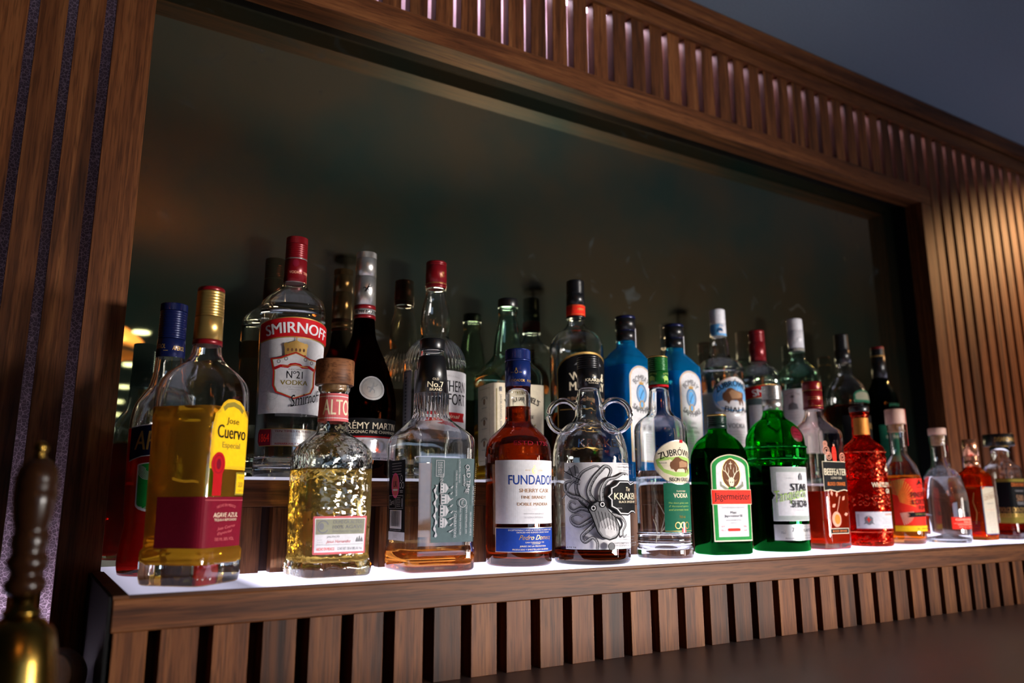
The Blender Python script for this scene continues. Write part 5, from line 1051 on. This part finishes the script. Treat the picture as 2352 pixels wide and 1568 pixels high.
# crown
for k, u in enumerate((-14, -7, 0, 7, 14)): l.ell(u-4, 202-abs(u)*.12, 3.2, 3.6, 'foil_gold'); 
l.poly([(-19, 184), (-20, 198), (-14, 204), (-8, 206), (-4, 208), (0, 206), (7, 204), (12, 198), (11, 184), (-4, 180)], 'foil_gold'); [l.ell(u, 193, 1.4, 2.6, 'ink_brown') for u in (-15, -9.5, -4, 1.5, 7)]; l.line([(-18, 185.5), (-4, 182.5), (10, 185.5)], 1.2, 'ink_brown'); l.line([(-4, 206), (-4, 212)], 1.4, 'foil_gold')
shd = [(-40, 180), (-26, 181), (-4, 190), (18, 181), (34, 180), (30, 172), (27, 160), (27, 138), (22, 128), (-4, 118), (-30, 128), (-35, 138), (-35, 160), (-38, 172)]
l.poly(shd, 'ink_red'); l.poly([((x+4)*.93-4, (y-152)*.95+152) for x, y in shd], 'foil_gold'); l.poly([((x+4)*.88-4, (y-152)*.92+152) for x, y in shd], 'paper_white')
for (u, v) in ((-27, 175), (-17, 179), (10, 179), (20, 175)): l.ringl(u, v, 2.2, 2.4, 1.2, 'ink_grey', n=10)
l.line([(-33, 164), (-24, 168), (-14, 167), (-10, 170), (-4, 171), (2, 170), (6, 167), (16, 168), (25, 164)], 4.4, 'ink_red'); l.line([(-22, 167.5), (-12, 168), (-4, 170.5), (4, 168), (14, 167.5)], 1.0, 'foil_gold')
l.txt('RECIPE', -4, 163, 18, 2, 'ink_grey'); l.txt('N\u00ba21', -4, 155, 22, 11, 'ink_black', bold=.01); l.txt('VODKA', -4, 143, 38, 7, 'ink_olive', bold=.03); l.txt('STE PIERRE', -4, 136, 20, 2, 'ink_lgrey'); l.txt('SMIRNOFF', -4, 132.5, 16, 1.8, 'ink_lgrey'); l.txt('FLS', -4, 129, 6, 1.6, 'ink_lgrey')
l.txt('Smirnoff', 16, 121, 52, 17, 'ink_black', shear=.5, rot=14, bold=-.012); l.line([(-8, 107), (10, 111), (26, 118)], .8, 'ink_black'); l.done('label', t, 'silver-white label with red name arch and gold crown')
l = Lab(F, 62); l.rect(-56, 56, 48.5, 74.5, 'foil_gold'); l.rect(-56, 56, 49.5, 73.5, 'foil_silver'); l.poly([(-56, 49.5), (-34, 49.5), (-34, 73.5), (-56, 73.5), (-60, 68), (-60, 55)], 'ink_maroon'); l.txt('1864', -46, 61, 19, 12, 'ink_bred', bold=.03); l.rect(-33, -32.4, 50, 73, 'ink_maroon'); l.txt('TEN TIMES FILTERED', 0, 70.5, 56, 3, 'ink_maroon', bold=.02); l.txt('Forty times distilled to', 0, 64.5, 54, 3, 'ink_lgrey', shear=.3); l.txt('Absolute Purity', 0, 59.5, 38, 3, 'ink_lgrey', shear=.3); l.txt('REMARKABLY SMOOTH', 0, 52, 54, 2.6, 'ink_red', bold=.02); l.done('lower_label', t, 'silver band label with dark red year')
l = Lab(F, 130); l.rect(118, 180, 100, 205, 'paper_white'); l.done('back_label', t)

# cognac
t, F, c = bottle('remy', 'cognac_bottle', 'dark cognac bottle with tall silver capsule and silver medallion', 'dark', 'cognac', 236, punt=10, base=12, wall=3)
cap_obj(t, [(290, 340, 17.8, 17.4, 'cap_silver', 'plain'), (340.2, 372, 17.4, 17.0, 'cap_silver', 'plain'), (372.2, 382.9, 17.2, 17.0, 'cap_silver', 'knurl'), (283, 289.8, 18.0, 17.9, 'cap_red', 'plain'), (273.2, 282.8, 18.1, 18.0, 'foil_silver', 'plain'), (267, 273, 18.3, 18.2, 'cap_red', 'plain')])
def centaur(l, u, v, s, m):
    l.line([(u-4*s, v-7*s), (u-2*s, v-2*s), (u, v+1*s), (u+2*s, v+4*s)], [1.2*s, 2.6*s, 2.8*s, 2*s], m); l.line([(u+1*s, v+3*s), (u+3*s, v+9*s)], [1.6*s, .6*s], m); l.line([(u+2*s, v+2*s), (u+6*s, v+3*s), (u+8*s, v+6*s)], [1.4*s, 1*s, .5*s], m)
    l.line([(u-1*s, v-1*s), (u+3*s, v-4*s), (u+2*s, v-8*s)], [1.6*s, 1.2*s, .5*s], m); l.line([(u-3*s, v), (u-7*s, v+1*s), (u-8*s, v-3*s)], [1.8*s, 1*s, .4*s], m); l.line([(u-3*s, v-3*s), (u-6*s, v-7*s)], [1.2*s, .4*s], m)
l = Lab(Cyl(267, 345, 18.4, 17.6), 300, 0.0002); l.txt('R\u00c9MY MARTIN', -3, 278, 44, 7, 'ink_black', bold=.02); centaur(l, -4, 318, .95, 'ink_black'); l.done('cap_print', t)
l = Lab(F, 145, 0.001); l.ell(-7, 144.5, 20.5, 19.5, 'foil_silver', 36); l.ringl(-7, 144.5, 20, 19, 1.2, 'ink_lgrey'); l.ringl(-7, 144.5, 16.5, 16, .6, 'ink_grey'); centaur(l, -7, 145, 1.1, 'ink_grey'); l.done('medallion', t, 'round silver medallion')
l = Lab(F, 80); l.rect(-64, 64, 68.5, 96.5, 'ink_black'); l.rect(-64, 64, 66, 68.4, 'ink_red'); l.rect(-64, 64, 31.5, 65.8, 'paper_white'); l.txt('R\u00c9MY MARTIN', 0, 86, 92, 13, 'ink_cream', bold=.015); l.txt('COGNAC FINE CHAMPAGNE', 2, 75, 92, 4.6, 'ink_cream', bold=.015)
l.txt('VSOP', 0, 53, 74, 20, 'foil_silver', bold=.05); l.ell(0, 53, 7.5, 10, 'foil_bright'); l.txt('1724', 0, 46.5, 10, 3, 'ink_grey'); l.txt('MATURE CASK FINISH', 0, 39.5, 60, 3.4, 'ink_lgrey'); l.txt('FINE CHAMPAGNE COGNAC', 2, 34, 70, 2.6, 'ink_black', bold=.03); l.done('label', t, 'black and pale grey label with gold capitals')

# whiskey liqueur with fluted shoulder
t, F, c = bottle('soco', 'liqueur_bottle', 'clear bottle with fluted shoulders, bulged neck and short red cap, white label', 'clear', 'water', 40, punt=5)
cap_obj(t, [(335, 339, 17.8, 18.2, 'cap_red', 'plain'), (339.2, 342, 18.8, 18.8, 'cap_red', 'plain'), (342.1, 343.2, 18.6, 18.6, 'foil_gold', 'plain'), (343.4, 376, 18.5, 18.2, 'cap_red', 'plain'), (376.2, 379, 17.8, 17.8, 'cap_red', 'plain'), (379.2, 384, 18.2, 18, 'cap_red', 'round')])
l = Lab(Cyl(343, 376, 18.6, 18.4), 360, 0.0001); l.txt('NY', 4, 358, 12, 9, 'foil_gold', shear=.3, rot=25); l.done('cap_print', t)
bm = bmesh.new()
for k in range(44):
    a = 2*math.pi*k/44; tube(bm, [(math.sin(a)*(F.at(z)[0]), -math.cos(a)*(F.at(z)[0]), z) for z in (.196, .205, .215, .225, .235, .242)], [.0008, .0017, .0016, .0014, .001, .0006], 6)
link('flutes', bm, G['clear'], t)
l = Lab(F, 140); l.rect(-60, 62, 80, 182, 'paper_white', 3); l.txt('SOUTHERN', 0, 156, 84, 19, 'ink_black', bold=.035); l.txt('COMFORT', 0, 134, 84, 19, 'ink_black', bold=.035); l.txt('NEW ORLEANS', 0, 173, 50, 3, 'ink_lgrey', bend=120); l.poly([(-42, 97), (40, 97), (36, 104), (40, 112), (-42, 112), (-38, 104)], 'ink_red'); l.txt('Original', 0, 104.5, 50, 8, 'ink_cream', shear=.3); l.txt('LIQUEUR WITH WHISKEY', 0, 88, 60, 3, 'ink_grey')
l.rect(-94, -66, 82, 184, 'paper_white', 4); l.frame(-92, -68, 84, 182, .6, 'ink_grey')
for k in range(14): l.rect(-84, -78, 92+k*6, 95+k*6, 'ink_grey')
l.done('label', t, 'white label with black capitals'); l = Lab(F, 120); l.rect(120, 180, 60, 175, 'ink_grey'); l.done('back_label', t)

# honey whiskey, square
t, F, c = bottle('jdh', 'whiskey_bottle', 'square amber whiskey bottle with short black cap and cream label wrapping its corner', 'pale', 'honey', 103, wall=3, base=9)
cap_obj(t, [(318.9, 335.6, 18.6, 18.6, 'cap_black', 'round')])
l = Lab(F, 100); l.rect(-112, 112, 29, 170, 'paper_cream', 5)
l.frame(-106, -60, 36, 163, .6, 'ink_olive'); l.rect(-44, -43, 40, 160, 'ink_olive') 
for (v, s_) in ((140, 'CHARACTER'), (103, 'FLAVOR'), (66, 'SWEET')): l.txt(s_, -83, v+8, 30, 3.6, 'ink_black', bend=26, bold=.02); l.ell(-83, v, 4.5, 5.5, 'ink_brown'); l.ell(-83, v, 2, 3, 'ink_tan'); l.rows(-83, v-11, 24, 1, 1, .9, 'ink_grey', int(v))
l.txt('JACK DANIEL DISTILLERY', -36, 108, 84, 4, 'ink_grey', rot=-90); l.rect(-38, -34, 155, 163, 'ink_grey')
l.txt("JACK DANIEL'S", 4, 143, 66, 14, 'ink_black', bold=.04, bend=62); l.txt('TENNESSEE', 4, 112, 44, 6, 'ink_black', bold=.02); l.txt('HONEY', 4, 92, 50, 14, 'ink_olive', bold=.04); l.ringl(4, 66, 12, 13, 1, 'ink_olive'); l.txt('WHISKEY', 4, 46, 44, 6, 'ink_black'); l.done('label', t, 'cream label with three small emblems on the side panel')

# black label whisky
t, F, c = bottle('whyt', 'whisky_bottle', 'half empty whisky bottle with black cap, red cap band and black arched label', 'clear', 'scotch', 129, punt=6)
cap_obj(t, [(313.5, 317.5, 18.6, 18.4, 'cap_black', 'plain'), (317.7, 339, 18.5, 18.2, 'ink_bred', 'plain'), (339.2, 362, 18.2, 17.6, 'cap_black', 'plain'), (362.2, 386, 17.6, 17.4, 'cap_black', 'screw'), (386.1, 389.9, 17.4, 17.2, 'cap_black', 'round')])
l = Lab(Cyl(317, 339, 18.6, 18.4), 330, 0.0001); l.txt('1844', 2, 330, 14, 4.6, 'foil_gold', bold=.02); l.rect(-40, 40, 319.5, 320.3, 'foil_gold'); l.rect(-40, 40, 337, 337.6, 'foil_gold'); l.done('cap_print', t)
l = Lab(F, 150); l.arch(-66, 66, 60, 240, 'foil_gold', 38); l.arch(-64, 64, 62, 236.5, 'ink_black', 36); l.txt('WHYTE &', 0, 197, 76, 15, 'ink_cream', bold=.035, bend=150); l.txt('MACKAY', 0, 175, 78, 16, 'ink_cream', bold=.035); l.txt('BLENDED SCOTCH WHISKY', 0, 152, 86, 6, 'ink_tan', bold=.02); l.poly([(-30, 214), (-18, 226), (0, 231), (18, 226), (30, 214), (12, 218), (0, 222), (-12, 218)], 'ink_grey'); l.rect(-60, 60, 132, 132.8, 'foil_gold'); l.rect(-56, 56, 88, 89, 'foil_gold'); l.txt('TRIPLE MATURED', 0, 110, 60, 6, 'ink_lgrey'); l.done('label', t, 'black arched label with gold edge')

# two blue gins
for key, lab_, lv in (('bom1', 'square sky-blue gin bottle with black cap, left of the two blue bottles', 228), ('bom2', 'square sky-blue gin bottle with black cap, right of the two blue bottles', 226)):
    t, F, c = bottle(key, 'gin_bottle', lab_, 'blue', 'blue', lv, base=12, group=None)
    z0 = c[0]; r0_ = 20.2
    cap_obj(t, [(z0-2, z0+18, 19.4, 19.4, 'cap_black', 'plain'), (z0+18.2, z0+20, 20.2, 20.2, 'cap_navy', 'plain'), (z0+20.2, z0+44, 20.0, 20.2, 'cap_black', 'plain'), (z0+44.2, z0+50, 20.6, 20.4, 'cap_navy', 'round')])
    l = Lab(Cyl(z0-6, z0+30, 20, 20), z0+5, 0.0006); l.rect(6, 20, z0-16, z0+24, 'paper_white'); l.rows(13, z0+20, 8, 8, 4, 1.2, 'ink_grey', 3); l.done('tax_strip', t, 'white paper strip down the neck')
    l = Lab(F, 170); l.arch(-34, 34, 40, 228, 'paper_white', 26); l.arch(-33, 33, 41, 226.8, 'foil_gold', 25.4); l.arch(-31.4, 31.4, 42.5, 225, 'paper_white', 24)
    l.txt('BOMBAY', 0, 204, 50, 12, 'ink_black', bold=.03, bend=26)
    l.ell(0, 172, 15, 19, 'ink_sky'); l.ringl(0, 172, 14.5, 18.5, 2.4, 'ink_dblue'); l.ringl(0, 172, 11, 14, 1.2, 'foil_gold'); l.line([(-5, 162), (0, 172), (6, 180)], 2, 'ink_dblue'); l.poly([(-6, 190), (-8, 198), (-3, 194), (0, 200), (3, 194), (8, 198), (6, 190)], 'foil_gold')
    l.ell(0, 151, 8, 8, 'foil_gold'); l.ell(0, 151, 4, 6, 'ink_sky'); l.txt('SAPPHIRE', 0, 139, 56, 11, 'ink_black', bold=.03, bend=-40); l.txt('Distilled', 0, 122, 26, 6, 'ink_lgrey', shear=.4); l.txt('LONDON', 0, 111.5, 26, 4.4, 'ink_grey'); l.txt('DRY GIN', 0, 103, 38, 5.4, 'ink_grey', bold=.02); l.rows(0, 94, 40, 8, 5, .8, 'ink_lgrey', 6)
    l.done('label', t, 'white arched label with blue medallion')
    l = Lab(F, 150); l.rect(110, 160, 60, 215, 'ink_sky'); l.done('back_label', t)

# white bison vodka
t, F, c = bottle('zubb', 'vodka_bottle', 'clear vodka bottle with white and blue cap and bison on icy blue oval', 'clear', 'water', 246, punt=5)
cap_obj(t, [(319, 345, 17.4, 17.2, 'cap_white', 'plain'), (345.2, 377, 17.1, 16.8, 'cap_white', 'screw'), (377.1, 379.9, 16.8, 16.4, 'cap_white', 'round')])
l = Lab(Cyl(319, 345, 17.5, 17.3), 330, 0.0001); l.rect(-30, 30, 319.5, 324, 'ink_sky'); l.poly([(-30, 319.5), (-6, 319.5), (-10, 332), (-6, 345), (-30, 345)], 'ink_sky'); l.txt('ZUBROWKA', -8, 342, 22, 3.4, 'ink_sky', bend=26); l.poly([(-14, 327), (-13, 333), (-9, 337), (-2, 336), (1, 331), (0, 326), (-2, 329), (-9, 329), (-11, 326)], 'ink_dblue'); l.done('cap_print', t)
l = Lab(F, 180); l.rect(-44, 48, 60, 150, 'paper_white'); l.ell(0, 182, 48, 41, 'foil_silver', 40); l.ell(0, 182, 46, 39, 'paper_white', 40); l.ell(-2, 182, 44, 32, 'ink_sky', 36); l.poly([(-40, 170), (-20, 176), (0, 172), (24, 176), (40, 170), (34, 160), (0, 152), (-34, 160)], 'paper_white'); [l.line([(-44+k*7, 176+8*math.sin(k)), (-38+k*7, 196+6*math.cos(k*2))], .7, 'paper_white') for k in range(12)]
l.poly([((x*1.25)-4, (y-145)*1.45+183) for x, y in bis], 'ink_brown'); l.poly([(-8, 176), (8, 178), (18, 180), (18, 190), (6, 192), (-8, 196), (-14, 190)], 'ink_tan')
l.txt('ZUBR\u00d3WKA', 0, 211, 92, 16, 'ink_black', bold=.03, bend=66); l.txt('BIALA', 2, 153, 52, 12, 'ink_black', bold=.03, bend=-120); l.txt('VODKA', 2, 120, 44, 10, 'ink_grey', bold=.03); l.txt('ORIGINAL', 2, 133, 24, 3, 'ink_lgrey'); l.rows(2, 108, 50, 6, 6, 1, 'ink_lgrey', 9); l.done('label', t, 'white label with bison on a blue oval')
l = Lab(F, 150); l.rect(110, 160, 70, 200, 'paper_white'); l.done('back_label', t)

# smaller red-label vodka
t, F, c = bottle('smi2', 'vodka_bottle', 'smaller red-capped clear vodka bottle with red name band, between the white-capped bottles', 'clear', 'water', 238, punt=5)
cap_obj(t, [(272, 318, 18.2, 17.8, 'cap_red', 'plain'), (318.2, 338, 17.7, 17.6, 'cap_red', 'screw'), (338.2, 346.2, 17.7, 17.4, 'cap_red', 'round')])
l = Lab(F, 190); l.rect(-60, 60, 90, 214, 'paper_white')
top, bot = arc(208, 8), arc(184, 7)
band([(u, v+1.6) for u, v in top], [(u, v-1.6) for u, v in bot], 'foil_gold'); l.n += 1; band(top, bot, 'ink_red'); l.rect(-60, 60, 172, 186, 'ink_slate')
l.txt('SMIRNOFF', 0, 203, 96, 15, 'paper_white', bold=.04, bend=200); l.n += 1; l.poly([(-16, 160), (-18, 174), (-8, 178), (0, 182), (8, 178), (18, 174), (16, 160)], 'paper_yellow'); [l.ringl(u, v, 8, 9, .5, 'ink_lgrey', n=16) for u, v in ((-38, 160), (-40, 140), (36, 160), (38, 135))]; l.poly([(-26, 156), (26, 156), (24, 120), (0, 108), (-24, 120)], 'ink_red'); l.poly([(-23, 153), (23, 153), (21, 122), (0, 112), (-21, 122)], 'paper_white'); l.txt('No.21', 0, 138, 26, 9, 'ink_black'); l.done('label', t, 'white label with red name band')

# palm label rum
t, F, c = bottle('palm', 'rum_bottle', 'clear rum bottle with tall white cap and white palm tree label', 'pale', 'water', 230, punt=5)
cap_obj(t, [(309, 317, 18.3, 18.2, 'ink_grey', 'plain'), (317.2, 359, 18.2, 18.0, 'cap_white', 'plain'), (359.2, 384, 17.9, 17.8, 'cap_white', 'screw'), (384.1, 388.5, 17.9, 17.5, 'cap_white', 'round')])
l = Lab(Cyl(309, 359, 18.4, 18.2), 335, 0.0001); l.line([(-18, 328), (-8, 334), (2, 344)], .8, 'ink_lgrey'); l.line([(-12, 335), (-4, 343), (2, 340)], .8, 'ink_grey'); l.txt('WHITE RUM', -6, 312.6, 30, 3, 'ink_cream', bold=.02); l.done('cap_print', t)
l = Lab(F, 190); l.rect(-76, 20, 70, 217, 'paper_white', 3); l.frame(-73, 17, 76, 214, .5, 'ink_lgrey'); l.line([(-50, 184), (-50, 200)], 1.4, 'ink_black')
for a in range(0, 360, 45): l.line([(-50, 200), (-50+7*math.cos(R(a)), 200+6*math.sin(R(a)))], [1.6, .4], 'ink_black')
l.txt('ISLAND RUM', -50, 208, 36, 3, 'ink_grey', bend=30); l.poly([(-62, 170), (-38, 170), (-40, 182), (-50, 187), (-60, 182)], 'ink_grey'); l.rows(-50, 164, 30, 6, 7, 1, 'ink_lgrey', 4); l.done('label', t, 'white label with black palm tree'); 

# dark rum and dark green bottle
t, F, c = bottle('drum', 'rum_bottle', 'bulbous dark rum bottle with black cap, in front of the black end of the mirror', 'clear', 'rum', 191, punt=5)
cap_obj(t, [(297, 330, 18.6, 17.6, 'cap_black', 'plain'), (330.2, 366, 17.4, 16.9, 'cap_black', 'screw'), (366.1, 369.9, 16.9, 16.4, 'cap_black', 'round')])
l = Lab(F, 120); l.rect(-60, 60, 60, 165, 'ink_black'); l.txt('DARK RUM', 0, 140, 80, 14, 'foil_gold', bold=.03); l.done('label', t)
l = Lab(F, 212); l.arch(-30, 30, 196, 226, 'ink_dgreen', 14); l.arch(-26, 26, 202, 222, 'ink_sage', 10); l.done('shoulder_reflection', t, 'small green arched reflection painted on the shoulder')  # printed patch standing in for a green reflection in the glass
t, F, c = bottle('dgrn', 'liqueur_bottle', 'narrow dark green bottle with red-topped black cap, last of the raised back row', 'smoke', 'black', 196, punt=5)
cap_obj(t, [(268, 326, 17.4, 16.9, 'cap_black', 'plain'), (326.2, 329, 16.8, 16.8, 'foil_gold', 'plain'), (329.2, 346, 16.7, 16.6, 'cap_black', 'screw'), (346.2, 352.1, 16.6, 16.2, 'cap_red', 'round')])
l = Lab(F, 195); l.txt('JAMESON', 0, 199, 44, 9, 'ink_dgreen', bold=.03); l.rect(-50, 50, 60, 150, 'ink_dgreen'); l.txt('IRISH WHISKEY', 0, 120, 70, 8, 'ink_cream'); l.done('label', t, 'dark green label')
